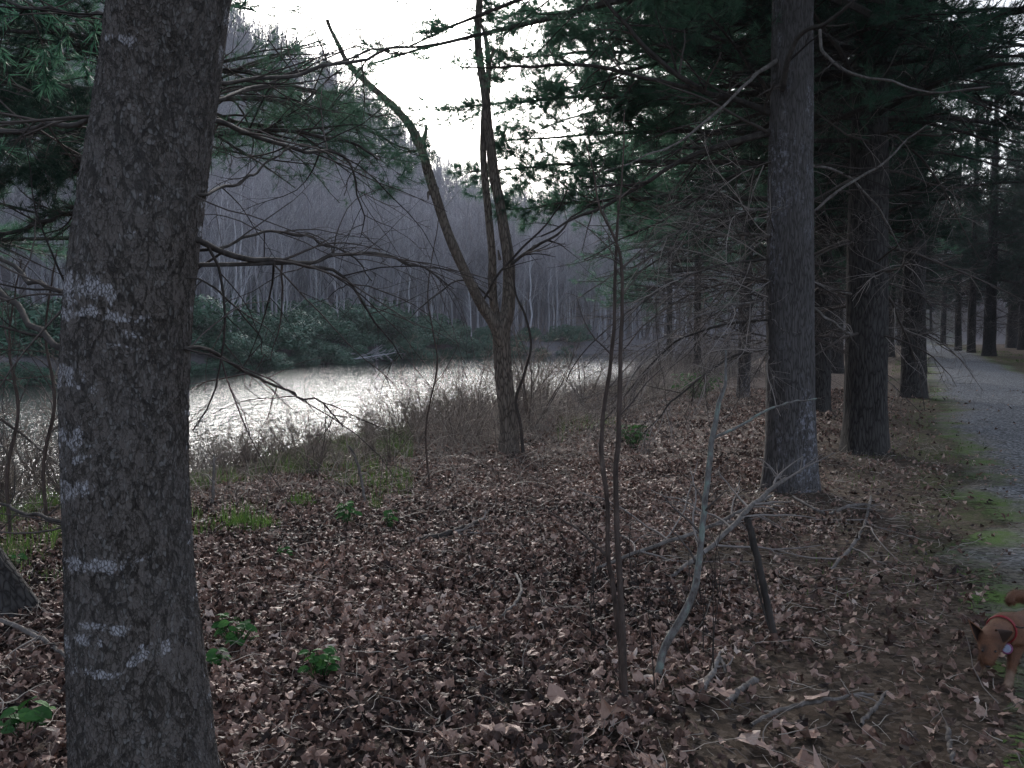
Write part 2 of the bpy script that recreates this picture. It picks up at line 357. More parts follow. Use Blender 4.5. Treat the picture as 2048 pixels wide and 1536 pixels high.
def m_water():
    m, nt, b = newmat('river_water')
    tc = nt.nodes.new('ShaderNodeTexCoord'); mp = nt.nodes.new('ShaderNodeMapping'); mp.inputs['Rotation'].default_value = (0, 0, R(22.8)); mp.inputs['Scale'].default_value = (1, .55, 1)
    nt.links.new(tc.outputs['Object'], mp.inputs[0]); co = mp.outputs[0]
    n1 = noise(nt, co, 1.5, 3, .6, .6); n2 = noise(nt, co, 6.5, 4, .65, .8); n3 = noise(nt, co, .25, 3, .6)
    h = mth(nt, 'ADD', mth(nt, 'MULTIPLY', n1, .55), mth(nt, 'MULTIPLY', n2, mth(nt, 'MULTIPLY', n3, .5)))
    b.inputs['Base Color'].default_value = (.012, .016, .015, 1); b.inputs['Roughness'].default_value = .06; b.inputs['IOR'].default_value = 1.333
    bump(nt, b, h, 1.0, .23); return m
MAT['ground'] = m_ground(); MAT['path'] = m_path(); MAT['water'] = m_water()

# ------------------------------------------------------------------ the setting
def axis(lo, hi, n, c, k):
    u = np.linspace(np.arcsinh((lo - c) / k), np.arcsinh((hi - c) / k), n); return c + k * np.sinh(u)
X, Y = np.meshgrid(axis(-240, 240, 620, 0, 6), axis(-60, 300, 620, 8, 8)); nx = X.shape[1]; ny = X.shape[0]
Z = hz(X, Y)
i = (np.arange(ny - 1)[:, None] * nx + np.arange(nx - 1)[None, :])
F = np.stack([i, i + 1, i + nx + 1, i + nx], -1).reshape(-1, 4)
q = qpath(X, Y); aa = sstep(-3.2, -.9, q) * .5 + sstep(-6, -4, farb(X, Y)) * 1.0
mb = MB(); mb.add(np.stack([X, Y, Z], -1), F, 0, np.clip(aa, 0, 1).ravel())
g = mb.build('ground', MAT['ground']); tag(g, kind='structure')
ms = g.data.attributes.new('moss', 'FLOAT', 'POINT')
mossv = np.clip(sstep(-1.3, -.2, q) * (1 - sstep(4.3, 6.5, q)) * np.where(Y < 6.2, .30, .46) + sstep(5.5, 3.5, nearb(X, Y)) * sstep(-.5, 1.5, nearb(X, Y)) * .5, 0, 1)
ms.data.foreach_set('value', mossv.ravel())
# gravel path: ragged-edged sheet just above the ground
ys = axis(-30, 200, 700, 5, 10); cr = np.linspace(0, 1, 25)
YY, CC = np.meshgrid(ys, cr, indexing='ij')
W0 = 3.75
wob0 = .22 * vnoise(YY * .8, 0 * YY, 3) + .1 * vnoise(YY * 3, 0 * YY, 8); wob1 = .22 * vnoise(YY * .8, 0 * YY + 50, 3)
turn = -9.0 * sstep(60, 150, YY)
XX = 0.43 * YY + .45 + turn + wob0 * (1 - CC) + wob1 * CC + CC * W0
ZZ = hz(XX, YY) + .004 + .035 * np.sin(math.pi * np.clip(CC, 0, 1)) 
i = (np.arange(len(ys) - 1)[:, None] * 25 + np.arange(24)[None, :]); F = np.stack([i, i + 1, i + 26, i + 25], -1).reshape(-1, 4)
mb = MB(); mb.add(np.stack([XX, YY, ZZ], -1), F, 0, (np.abs(CC - .5) * 2 * 1.0).ravel() ** 2)
tag(mb.build('path', MAT['path']), kind='structure')
# water
wx = np.linspace(-200, 235, 120); wy = np.linspace(-58, 118, 80); A, B = np.meshgrid(wx, wy); nx = 120
i = (np.arange(79)[:, None] * nx + np.arange(nx - 1)[None, :]); F = np.stack([i, i + 1, i + nx + 1, i + nx], -1).reshape(-1, 4)
mb = MB(); mb.add(np.stack([A, B, A * 0 + WATER], -1), F); tag(mb.build('water', MAT['water']), kind='structure')

#@@TREES
# ------------------------------------------------------------------ pine templates
def trunk_mesh(path, rad, sides, rings, rough=.03, flare=.35, seed=0, ridges=0):
    """path (n,3), rad (n,) -> swelling, uneven trunk with root flare"""
    pr = resamp(np.column_stack([path, rad]), rings); P = pr[:, :3]; r = np.maximum(pr[:, 3], .002)
    z = P[:, 2] - P[0, 2]
    a = np.arange(sides) * 2 * math.pi / sides
    A, Zz = np.meshgrid(a, z)
    nse = vnoise(np.cos(A) * 1.6 + seed, np.sin(A) * 1.6, Zz * 1.1) * rough * 2 + vnoise(np.cos(A) * 5 + seed, np.sin(A) * 5, Zz * 3.5) * rough
    fl = flare * np.exp(-Zz / (r[0] * 1.3)) * (1 + .5 * np.sin(A * 5 + seed) + .3 * np.sin(A * 3 + seed * 2))
    if ridges: nse = nse + .5 * rough * np.abs(vnoise(np.cos(A) * ridges + seed, np.sin(A) * ridges, Zz * 2.5))
    rr_ = r[:, None] * (1 + nse + fl)
    T = norm(np.gradient(P, axis=0)); U = norm(np.cross(T, np.array([0., 1, 0]))); Wv = np.cross(T, U)
    V = P[:, None, :] + rr_[..., None] * (np.cos(A)[..., None] * U[:, None, :] - np.sin(A)[..., None] * Wv[:, None, :])
    i = np.arange(rings - 1)[:, None] * sides; j = np.arange(sides)[None, :]; j2 = (j + 1) % sides
    F = np.stack([i + j, i + j2, i + sides + j2, i + sides + j], -1).reshape(-1, 4)
    return V.reshape(-1, 3), F
def limbs_batch(zs, lens, rise, bend, K, r, g, az=None, wig=.05):
    n = len(zs); az = g.uniform(0, 2 * math.pi, n) if az is None else az
    D = np.stack([np.cos(az), np.sin(az), rise], -1); D = norm(D); p = np.zeros((n, 3)); p[:, 2] = zs; out = [p]
    for k in range(K - 1):
        D = norm(D + np.stack([0 * bend, 0 * bend, bend], -1) + g.normal(0, wig, D.shape)); p = p + D * (lens / (K - 1))[:, None]; out.append(p)
    return np.stack(out, 1), r[:, None] * np.linspace(1, .18, K)[None, :]
def pine_crown(seed, live, H, maxlen, g=None, low=None, needle_mult=1.0):
    g = np.random.default_rng(seed)
    zs = np.arange(live, H - .3, .42); zs = np.repeat(zs, 5); zs = zs + g.uniform(-.12, .12, len(zs))
    f = (zs - live) / (H - live)
    ln = maxlen * (1 - f) ** .75 * g.uniform(.55, 1.1, len(zs)) + .3
    ln = np.where(f < .05, ln * .9, ln)
    P0, R0 = limbs_batch(zs, ln, .25 * f + g.normal(.06, .12, len(zs)), -.03 + .035 * f + 0 * zs, 9, .012 + .010 * ln, g)
    mb = MB(); V, F = tubes(P0, R0, 5); mb.add(V, F, 0)
    lo = zs < 9.5
    for sel, n1, n2, nt_ in ((lo, 15, 7, 4), (~lo, 8, 5, 3)):
        P1, R1 = grow(P0[sel], R0[sel], n1, .36, t0=.22, ang=52, flat=.22, bend=.03, wig=.10, K=5, r0=.42, rmin=.003, rr=g)
        V, F = tubes(P1, R1, 3); mb.add(V, F, 0)
        P2, R2 = grow(P1, R1, n2, .42, t0=.25, ang=42, flat=.5, bend=.06, wig=.12, K=3, r0=.6, rmin=.0022, rr=g)
        V, F = tubes(P2, R2, 3); mb.add(V, F, 0)
        big = 1.0 if n1 > 10 else 1.5
        V, F = needles(P2, nt_, int(7 * needle_mult), .155 * big, .005 * big, .42, .05, g); mb.add(V, F, 1, np.repeat(np.clip(g.normal(.5, .22, len(V) // 3 // 7 + 1), 0, 1), 21)[:len(V)])
        V, F = needles(P1, 6, 7, .155 * big, .005 * big, .42, .3, g); mb.add(V, F, 1, np.repeat(np.clip(g.normal(.5, .22, len(V) // 3 // 7 + 1), 0, 1), 21)[:len(V)])
    return mb
def pine_dead(seed, z0, z1, maxlen, dz=.40, per=4, twigs=13, n2=6):
    g = np.random.default_rng(seed)
    zs = np.repeat(np.arange(z0, z1, dz), per); zs = zs + g.uniform(-.1, .1, len(zs))
    ln = maxlen * g.uniform(.25, 1, len(zs))
    P0, R0 = limbs_batch(zs, ln, g.normal(.0, .22, len(zs)), g.uniform(-.07, .0, len(zs)), 9, .007 + .006 * ln, g, wig=.09)
    mb = MB(); V, F = tubes(P0, R0, 5); mb.add(V, F, 0, .35)
    P1, R1 = grow(P0, R0, twigs, .4, t0=.12, ang=55, flat=.5, bend=-.05, wig=.13, K=7, r0=.45, rmin=.002, rr=g, curl=.06)
    V, F = tubes(P1, R1, 3); mb.add(V, F, 0, np.repeat(g.random(len(P1)), 21))
    P2, R2 = grow(P1, R1, n2, .5, t0=.15, ang=45, flat=.7, bend=-.04, wig=.16, K=5, r0=.6, rmin=.0015, rr=g, curl=.08)
    V, F = tubes(P2, R2, 3); mb.add(V, F, 0, np.repeat(g.random(len(P2)), 15))
    return mb
CROWNS = []; DEADS = []; TRUNKS = []
for k, (sd_, live, H, ml) in enumerate([(11, 4.3, 19, 4.6), (12, 5.0, 21, 4.2), (13, 3.3, 16, 4.8)]):
    o = pine_crown(sd_, live, H, ml).build('crown', [MAT['limb'], MAT['needle']], smooth=False); CROWNS.append(o.data); bpy.data.objects.remove(o)
    o = pine_dead(sd_ + 50, 1.5, live + 2.2, 2.9).build('branches', MAT['twig']); DEADS.append(o.data); bpy.data.objects.remove(o)
    g = np.random.default_rng(sd_)
    pts = np.array([[0, 0, -.25], [0, 0, .6], [.04 * g.normal(), .04 * g.normal(), 3], [.08 * g.normal(), .08 * g.normal(), 8], [.1, 0, H - 2], [.1, 0, H + .2]])
    V, F = trunk_mesh(pts, [.27, .25, .225, .17, .05, .01], 40, 120, .035, .35, sd_, 9)
    o = MB().add(V, F).build('trunk', MAT['pine']); TRUNKS.append(o.data); bpy.data.objects.remove(o)
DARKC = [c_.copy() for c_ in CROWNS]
for c_ in DARKC: c_.materials[1] = MAT['needle_dark']  # crown copies with shade painted into the needle green
def child(name, data, parent, rz=0, scale=(1, 1, 1), loc=(0, 0, 0)):
    o = bpy.data.objects.new(name, data); COL.objects.link(o); o.parent = parent; o.rotation_euler = (0, 0, rz); o.scale = scale; o.location = loc; return o
def pine(loc, var, rz, sc, rad, label, group=None, trunk=None, dead=True, crown=True, name='pine_tree', dead_scale=1.0, cs=1.0, dark=False):
    r = empty(name, loc, label, 'tree', group)
    if trunk is None: child('trunk', TRUNKS[var], r, rz, (sc * rad, sc * rad, sc))
    else: trunk.parent = r
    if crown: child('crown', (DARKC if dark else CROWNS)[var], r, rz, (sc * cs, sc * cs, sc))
    if dead: child('branches', DEADS[var], r, rz * 1.7, (sc * dead_scale, sc * dead_scale, sc))
    return r
NEARP = []
def near_pine(px, py, wpx, label, var, rz, lean=0.0, mat='pine', sides=110, rings=420, sc=1.0, top=.8, seed=1, **k):
    p = gp(px, py); d = p[1]; r = wpx / 2 / FPX * d
    H = 19 * sc
    pts = np.array([[0, 0, -.2], [0, 0, .5], [lean * 2.5, .02, 2.5], [lean * 5, -.03, 5], [lean * 9, 0, 9], [lean * 12, 0, H]])
    V, F = trunk_mesh(pts, [r * 1.02, r, r * .93, r * top, r * .6, .02], sides, rings, .03, .28, seed, 14)
    t = MB().add(V, F).build('trunk', MAT[mat]); t['label'] = k.pop('tlabel', None) or 'straight rough bark trunk'
    del t['label']
    o = pine((p[0], p[1], gz(p[0], p[1])), var, rz, sc, 1, label, trunk=t, **k); NEARP.append(o)
    return o, p
pine1, P1p = near_pine(1578, 978, 98, 'straight grey pine trunk in front of the row, tallest and nearest beside the leaf litter', 1, .7, lean=-.012, mat='pine_pale', seed=2, top=.78, sc=1.0, dead=False)
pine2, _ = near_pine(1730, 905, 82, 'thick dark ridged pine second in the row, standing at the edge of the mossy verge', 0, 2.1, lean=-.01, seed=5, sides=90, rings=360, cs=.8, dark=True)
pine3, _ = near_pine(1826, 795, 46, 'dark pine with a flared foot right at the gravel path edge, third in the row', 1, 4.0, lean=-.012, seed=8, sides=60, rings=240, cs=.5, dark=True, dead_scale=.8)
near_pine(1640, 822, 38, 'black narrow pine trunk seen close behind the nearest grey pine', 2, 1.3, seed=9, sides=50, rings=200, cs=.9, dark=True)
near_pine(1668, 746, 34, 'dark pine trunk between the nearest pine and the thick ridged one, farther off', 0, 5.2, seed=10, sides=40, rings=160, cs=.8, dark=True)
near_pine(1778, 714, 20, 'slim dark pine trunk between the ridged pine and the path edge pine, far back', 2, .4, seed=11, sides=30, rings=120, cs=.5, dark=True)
# pair of paler trunks by the bank
pairp, pp = near_pine(1487, 795, 26, 'pale smooth twin trunk tree by the bank, left of the nearest pine', 2, 2.9, lean=.01, mat='pine_pale', seed=13, sides=40, rings=160, crown=True)
# pines across the path, along its far side
for k, (px, py, wd, lab) in enumerate([
    (1978, 712, 24, 'dark thick pine across the gravel path, stoutest of the far row'),
    (1942, 706, 16, 'pale slender pine just left of the stout dark pine across the path'),
    (1916, 702, 13, 'thin leaning grey pine second to the left of the stout pine across the path'),
    (2024, 696, 22, 'dark pine near the right edge standing beyond the gravel path'),
    (1886, 690, 11, 'small far pine trunk where the path bends out of sight'),
    (2046, 700, 18, 'dark pine cut by the right edge of the view, across the path')]):
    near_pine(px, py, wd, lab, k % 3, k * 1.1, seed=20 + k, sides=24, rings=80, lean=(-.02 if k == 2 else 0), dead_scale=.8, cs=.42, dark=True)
# the plantation behind, both sides of the path
cnt = 0; used = [(float(o.location.x), float(o.location.y)) for o in NEARP]
gq = np.random.default_rng(5)
for _ in range(9000):
    y = gq.uniform(14, 190); x = gq.uniform(0, 120)
    if cnt >= 150: break
    qq = qpath(x, y); px = 1024 + x / y * FPX
    if 1835 < px < 2080 and gq.random() < .9: continue
    if px < 1330 or px > 2500: continue
    if -1.3 < qq < 5.2 + 4 * (y > 60) or nearb(x, y) < 7: continue
    if y < 40 and 1440 < px < 2060: continue
    if y < 24 and px < 2100: continue
    if px < 1800 and y > 45 and False: continue
    dmin = min(math.hypot(x - a, y - b) for a, b in used)
    if dmin < (3.0 if y < 70 else 3.8): continue
    used.append((x, y)); cnt += 1
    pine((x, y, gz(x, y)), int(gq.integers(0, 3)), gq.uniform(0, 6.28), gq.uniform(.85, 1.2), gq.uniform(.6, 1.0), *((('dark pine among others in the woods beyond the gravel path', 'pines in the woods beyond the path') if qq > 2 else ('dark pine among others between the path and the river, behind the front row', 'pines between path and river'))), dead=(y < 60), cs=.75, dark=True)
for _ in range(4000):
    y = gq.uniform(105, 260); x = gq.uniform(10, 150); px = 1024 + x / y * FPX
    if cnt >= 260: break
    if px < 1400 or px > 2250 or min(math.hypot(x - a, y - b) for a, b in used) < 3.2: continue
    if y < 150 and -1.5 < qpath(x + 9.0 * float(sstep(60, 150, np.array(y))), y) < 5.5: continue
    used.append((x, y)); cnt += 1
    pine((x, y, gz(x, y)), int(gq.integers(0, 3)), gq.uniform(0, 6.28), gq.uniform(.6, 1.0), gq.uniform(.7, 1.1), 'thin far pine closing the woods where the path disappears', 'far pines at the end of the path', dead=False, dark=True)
# pines on our bank left of the row, whose boughs hang over the river
for k, (px, d, var, sc, rz, lab) in enumerate([
    (1585, 15.5, 1, 1.0, .5, 'bushy green pine over the bank with boughs hanging towards the river'),
    (1395, 29, 1, .95, 1.9, 'green pine farther along the bank, its trunk lost in dead twigs'),
    (1340, 40, 2, 1.0, 5.0, 'distant bank pine with lowest boughs near the bright water')]):
    x = (px - 1024) / FPX * d; pine((x, d, gz(x, d)), var, rz, sc, .5, lab)
# pines to the left, past the frame edge, reaching in behind the scaly trunk
for k, (px, d, var, sc, rz, lab) in enumerate([
    (-190, 8.2, 2, .85, 1.0, 'dark pine beyond the left edge whose boughs cross behind the scaly trunk'),
    (-420, 11, 2, .95, 2.0, 'dark pine boughs filling the upper left corner')]):
    x = (px - 1024) / FPX * d; pine((x, d, gz(x, d)), var, rz, sc, .8, lab)

# ------------------------------------------------------------------ the scaly trunk in front, with lichen bands and long bare boughs
TD = 2.62
edges = [(-900, 410, 610), (-450, 300, 520), (-200, 255, 490), (0, 226, 456), (200, 199, 432), (400, 166, 407), (600, 137, 387), (760, 128, 377), (900, 130, 375), (1050, 133, 381), (1200, 136, 394), (1400, 141, 420), (1536, 146, 436), (1660, 140, 462), (1790, 120, 495)]
pts = [at((a + b) / 2, y, TD + (.05 if y > 0 else .0)) for y, a, b in edges][::-1]
rad = [(b - a) / 2 / FPX * TD * 1.0 for y, a, b in edges][::-1]
pts[0][2] = -.12
top = pts[-1]; pts += [top + np.array([.5, .1, 4]), top + np.array([.7, .2, 9]), top + np.array([.8, .2, 13])]; rad += [.12, .07, .01]
V, F = trunk_mesh(np.array(pts), rad, 400, 1350, .022, .05, 3, 10)
V[:, 2] += 0
Cn = resamp(np.column_stack([pts, rad]), 1350); Cn = np.repeat(Cn, 400, 0)
u = (V[:, 0] - Cn[:, 0]) / np.maximum(Cn[:, 3], 1e-3); frontside = V[:, 1] < Cn[:, 1]
zpy = lambda py: at(290, py, TD)[2]
pyv = np.interp(V[:, 2], [zpy(1700), zpy(-100)], [1700, -100])
nz = vnoise(V[:, 0] * 14, V[:, 1] * 14, V[:, 2] * 9); nz2 = vnoise(V[:, 0] * 5, V[:, 1] * 5, V[:, 2] * 40)
lich = np.zeros(len(V)); LW = 1.0
for c, hh, u0, u1, sl_, st in [(558, 26, -1.1, .2, 14, 1), (604, 13, -1.1, .6, 10, 1), (630, 7, .0, .7, 12, .55), (665, 5, -.2, .6, 6, .5), (718, 22, -1.1, -.25, 0, 1), (742, 8, -1.1, .1, 0, .6), (845, 24, -1.1, -.15, 14, .85), (872, 8, -.6, .05, 4, .65), (948, 20, -1.1, -.1, 8, .9), (900, 45, -1.2, -.65, 0, .6), (1082, 17, -.85, .4, -14, 1), (1078, 7, .2, .75, -4, .5), (1210, 9, -.45, .45, -8, .95), (1238, 15, -1.1, .1, -18, .9), (1286, 10, -.6, .25, -14, .95), (1272, 11, .3, .95, -20, .9), (1305, 10, -.8, -.4, 0, .7), (96, 9, -.75, -.05, 0, .6), (455, 7, .0, .5, 0, .5), (380, 8, .1, .7, 5, .45), (700, 300, -1.2, -.92, 0, .35), (965, 9, -.2, .5, 0, .4)]:
    cc = c + sl_ * u + 8 * nz2 + 13 * nz
    m_ = np.exp(-((pyv - cc) / (hh * LW)) ** 2) * sstep(u0 - .12, u0 + .1, u) * (1 - sstep(u1 - .25, u1 + .12, u)) * st
    lich = np.maximum(lich, m_)
lich = lich * np.clip(.72 + .75 * vnoise(V[:, 0] * 38, V[:, 1] * 38, V[:, 2] * 30), .15, 1.1)
lich = np.where(frontside, lich, np.clip(nz2 * .8, 0, 1)) + .10 * nz
mb = MB(); mb.add(V, F, 0, np.clip(lich, 0, 1))
FT = empty('scaly_tree', (pts[0][0], pts[0][1], 0), 'big leaning trunk with scaly bark and white lichen bands, nearest tree of all', 'tree')
o = mb.build('trunk', MAT['platey'], loc=(pts[0][0], pts[0][1], 0)); o.parent = FT; o.location = (0, 0, 0)
child('crown', CROWNS[1], FT, 1.0, (1, 1, 1), (.9, .3, .6))  # unseen crown above the view, added for the shade it casts
def hand(pl, rpx, K=26, wig=.0, sc=1.0):
    """(px,py,depth) poly-line + radii in px -> strand"""
    P = np.array([at(a, b, c) for a, b, c in pl]); r = np.array([q_ / FPX * c * .8 for q_, (_, _, c) in zip(rpx, pl)])
    Q = resamp(np.column_stack([P, r]), K); P = Q[:, :3]; r = np.maximum(Q[:, 3], .0012)
    if wig: 
        s0 = random.uniform(0, 99); t = np.arange(K) * .5
        P = P + wig * np.stack([vnoise(t + s0, t * 0), vnoise(t + s0, t * 0 + 9), vnoise(t + s0, t * 0 + 19)], -1) * np.linspace(.2, 1, K)[:, None]
    return P[None], r[None]
def bough(name, parent, pl, rpx, n1=10, l1=.5, n2=5, need=0, mat='limb', ang=50, bend=-.04, wig=.02, seed=1, flat=.35, t0=.12, v=.25, curl=.045, nw=.005, nl=.075, K=26, matn='needle_light', l2=.45, n3=0):
    g = np.random.default_rng(seed); P, r = hand(pl, rpx, K, wig); mb = MB(); V, F = tubes(P, r, 8); mb.add(V, F, 0)
    P1, R1 = grow(P, r, n1, l1, t0=t0, ang=ang, flat=flat, bend=bend, wig=.09, K=9, r0=.5, rmin=.0022, rr=g, curl=curl); V, F = tubes(P1, R1, 4); mb.add(V, F, 1, np.repeat(g.uniform(0, v * 2, len(P1)), 36))
    if n2:
        P2, R2 = grow(P1, R1, n2, l2, t0=.15, ang=45, flat=.6, bend=bend, wig=.12, K=6, r0=.6, rmin=.0014, rr=g, curl=curl); V, F = tubes(P2, R2, 3); mb.add(V, F, 1, np.repeat(g.uniform(0, v * 2, len(P2)), 18))
        PN = P2
        if n3:
            P3, R3 = grow(P2, R2, n3, .5, t0=.15, ang=45, flat=.6, bend=bend, wig=.12, K=4, r0=.7, rmin=.0012, rr=g, curl=curl); V, F = tubes(P3, R3, 3); mb.add(V, F, 1, np.repeat(g.uniform(0, v * 2, len(P3)), 12)); PN = P3
        if need:
            V, F = needles(PN, need, 8, nl, nw, .5, .1, g); mb.add(V, F, 2, np.repeat(np.clip(g.normal(.5, .25, len(V) // 24 + 1), 0, 1), 24)[:len(V)])
            V, F = needles(P1, 6, 8, nl, nw, .5, .4, g); mb.add(V, F, 2, .5)
    loc = np.array(parent.location)
    o = mb.build(name, [MAT[mat], MAT['twig'], MAT[matn]], loc=loc); o.parent = parent; o.location = (0, 0, 0); return o
B = lambda pl, rp, **k: bough('branch', FT, [(292, pl[0][1] + 4, 2.62)] + pl, [q_ * .8 for q_ in [rp[0] * 1.25] + rp], **k)
B([(425, 165, 2.7), (520, 158, 3.0), (600, 152, 3.3), (655, 132, 3.5), (730, 115, 3.8), (800, 98, 4.0), (870, 92, 4.2), (945, 80, 4.5)], [7, 6, 6, 5.5, 5, 4, 3, 1.5], n1=16, l1=.22, n2=4, seed=2, bend=.0, v=.15)
B([(430, 205, 2.7), (500, 180, 3.2), (580, 150, 3.6), (680, 120, 3.9), (760, 100, 4.2), (830, 112, 4.4)], [6, 6, 5, 4, 3, 1.5], n1=12, l1=.25, n2=4, seed=3, v=.15)
B([(420, 238, 2.7), (480, 260, 3.0), (540, 284, 3.3), (600, 298, 3.6), (660, 306, 3.9), (705, 340, 4.1), (722, 400, 4.2), (718, 470, 4.3)], [9, 8, 7, 6, 5, 3.5, 2.5, 1.5], n1=16, l1=.55, n2=5, seed=4, bend=-.03)
B([(398, 390, 2.65), (450, 372, 2.9), (510, 345, 3.1), (560, 315, 3.3), (620, 290, 3.5)], [5, 5, 4, 3, 2], n1=8, l1=.5, n2=4, seed=5)
B([(385, 478, 2.65), (440, 502, 2.9), (500, 520, 3.1), (560, 520, 3.3), (620, 530, 3.5), (680, 550, 3.6), (720, 590, 3.8), (755, 650, 3.9), (800, 720, 4.0)], [11, 10, 9, 8, 6, 5, 4, 3, 1.5], n1=16, l1=.5, n2=4, seed=6, bend=-.05, wig=.012)
B([(596, 527, 3.4), (650, 516, 3.6), (720, 508, 3.8), (800, 520, 4.0), (860, 545, 4.2), (900, 570, 4.3)], [6, 5.5, 5, 4, 3, 1.5], n1=12, l1=.5, n2=3, seed=7, bend=-.05)
B([(442, 500, 2.9), (500, 470, 3.1), (560, 464, 3.3), (620, 472, 3.5), (690, 505, 3.7), (750, 570, 3.9)], [5, 4.5, 4, 4, 3, 1.5], n1=9, l1=.45, n2=3, seed=8, bend=-.05)
B([(378, 694, 2.65), (430, 706, 2.9), (490, 745, 3.2), (560, 775, 3.5), (630, 800, 3.8), (690, 850, 4.0)], [6, 6, 5, 4, 3, 1.5], n1=12, l1=.5, n2=4, seed=9, bend=-.06)
B([(392, 560, 2.65), (450, 600, 3.0), (510, 660, 3.4), (540, 720, 3.6)], [3, 3, 2, 1], n1=6, l1=.4, n2=2, seed=10)
# left side boughs
B([(205, 232, 2.65), (150, 243, 2.75), (90, 250, 2.9), (0, 262, 3.1), (-120, 300, 3.4)], [10, 9, 8, 8, 5], n1=12, l1=.5, n2=5, seed=11, bend=-.04)
B([(150, 592, 2.65), (90, 570, 2.8), (40, 545, 3.0), (-40, 500, 3.2)], [8, 7, 7, 5], n1=9, l1=.6, n2=4, seed=12)
B([(135, 700, 2.65), (80, 660, 2.8), (40, 620, 3.0), (0, 590, 3.1), (-80, 540, 3.4)], [11, 10, 10, 9, 6], n1=10, l1=.6, n2=5, seed=13)
B([(215, 30, 2.65), (150, 25, 2.9), (70, 10, 3.2), (-40, -10, 3.5)], [6, 5, 5, 3], n1=14, l1=.6, n2=5, need=4, seed=14, bend=-.03, matn='needle')
B([(140, 1050, 2.65), (80, 1030, 2.9), (0, 1010, 3.2), (-60, 1005, 3.4)], [7, 6, 5, 3], n1=7, l1=.5, n2=3, seed=15, bend=.01)
# needled boughs of a hemlock-like tree standing behind the scaly trunk
px_, d_ = 265, 6.4
x_ = (px_ - 1024) / FPX * d_; HT = empty('bough_tree', (x_, d_, gz(x_, d_)), 'thin green needled tree hidden behind the scaly trunk, its soft boughs reaching over the river', 'tree')
tp = np.array([[x_, d_, -.3], [x_, d_, 1], [x_ + .03, d_, 3], [x_ + .05, d_, 6], [x_, d_, 9]])
V, F = trunk_mesh(tp, [.10, .09, .08, .05, .01], 24, 90, .03, .3, 5); o = MB().add(V, F).build('trunk', MAT['pine'], loc=HT.location); o.parent = HT; o.location = (0, 0, 0)
HB = lambda *a, **k: bough('branch', HT, *a, **k)
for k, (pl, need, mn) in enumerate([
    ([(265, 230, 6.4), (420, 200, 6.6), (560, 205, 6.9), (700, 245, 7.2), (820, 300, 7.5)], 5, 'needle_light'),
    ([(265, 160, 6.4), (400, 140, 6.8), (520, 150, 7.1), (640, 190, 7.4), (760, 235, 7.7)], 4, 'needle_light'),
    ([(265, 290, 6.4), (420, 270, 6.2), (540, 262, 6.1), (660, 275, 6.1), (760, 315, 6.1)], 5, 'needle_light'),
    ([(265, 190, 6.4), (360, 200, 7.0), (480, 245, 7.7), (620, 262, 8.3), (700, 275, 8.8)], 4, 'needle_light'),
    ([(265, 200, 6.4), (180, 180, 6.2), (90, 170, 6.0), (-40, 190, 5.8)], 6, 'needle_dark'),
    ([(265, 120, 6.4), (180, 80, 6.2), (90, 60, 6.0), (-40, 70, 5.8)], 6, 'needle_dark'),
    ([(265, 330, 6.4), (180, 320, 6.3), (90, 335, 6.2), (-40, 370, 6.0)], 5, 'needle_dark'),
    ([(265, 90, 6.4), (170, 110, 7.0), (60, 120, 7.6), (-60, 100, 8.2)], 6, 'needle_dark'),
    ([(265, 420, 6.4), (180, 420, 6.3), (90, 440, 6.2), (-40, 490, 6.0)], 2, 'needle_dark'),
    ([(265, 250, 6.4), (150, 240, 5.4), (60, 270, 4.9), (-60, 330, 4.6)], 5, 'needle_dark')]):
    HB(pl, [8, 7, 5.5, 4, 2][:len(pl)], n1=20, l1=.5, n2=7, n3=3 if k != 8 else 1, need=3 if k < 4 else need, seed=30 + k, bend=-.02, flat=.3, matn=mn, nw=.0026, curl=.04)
# dark leaning trunk foot at the left edge
p = gp(8, 1222); lt = empty('leaning_trunk', (p[0], p[1], 0), 'dark leaning trunk foot poking in at the left edge beside leaf litter', 'tree')
tp = np.array([[p[0] + .06, p[1], -.15], [p[0] - .02, p[1], .12], [p[0] - .15, p[1], .4], [p[0] - .5, p[1] - .1, 1.2], [p[0] - 1.1, p[1] - .2, 2.6], [p[0] - 1.6, p[1], 6]])
V, F = trunk_mesh(tp, [.15, .12, .10, .09, .08, .03], 60, 200, .04, .5, 6, 8); o = MB().add(V, F).build('trunk', MAT['pine'], loc=lt.location); o.parent = lt; o.location = (0, 0, 0)

# ------------------------------------------------------------------ boughs of the nearest grey pine
PB = lambda pl, rp, **k: bough('branch', pine1, ([(1572, pl[0][1] + .7 * (1572 - pl[0][0]) * (pl[0][1] - pl[1][1]) / (pl[0][0] - pl[1][0] + 1e-3), P1p[1])] if 1500 < pl[0][0] < 1625 else []) + pl, ([rp[0] * 1.5] if 1500 < pl[0][0] < 1625 else []) + rp, **k)
D1 = P1p[1]
PB([(1530, 222, D1), (1470, 200, D1 - .1), (1400, 180, D1 - .2), (1330, 130, D1 - .3), (1260, 60, D1 - .4), (1200, -10, D1 - .5)], [9, 8, 7, 6, 5, 4], n1=12, l1=.4, n2=5, seed=50, bend=0)
PB([(1400, 180, D1 - .2), (1310, 160, D1 - .1), (1200, 135, D1), (1100, 132, D1), (1000, 135, D1), (915, 132, D1 + .1)], [6, 5, 4.5, 4, 3, 1.5], n1=18, l1=.3, n2=5, need=2, seed=51, bend=.0, matn='needle')
PB([(1522, 142, D1 - .25), (1490, 170, D1 - .6), (1440, 220, D1 - .9), (1370, 275, D1 - 1.2), (1300, 310, D1 - 1.4), (1210, 345, D1 - 1.6)], [5, 4, 3.5, 3, 2, 1.2], mat='limb_pale', n1=7, l1=.3, n2=2, seed=52)
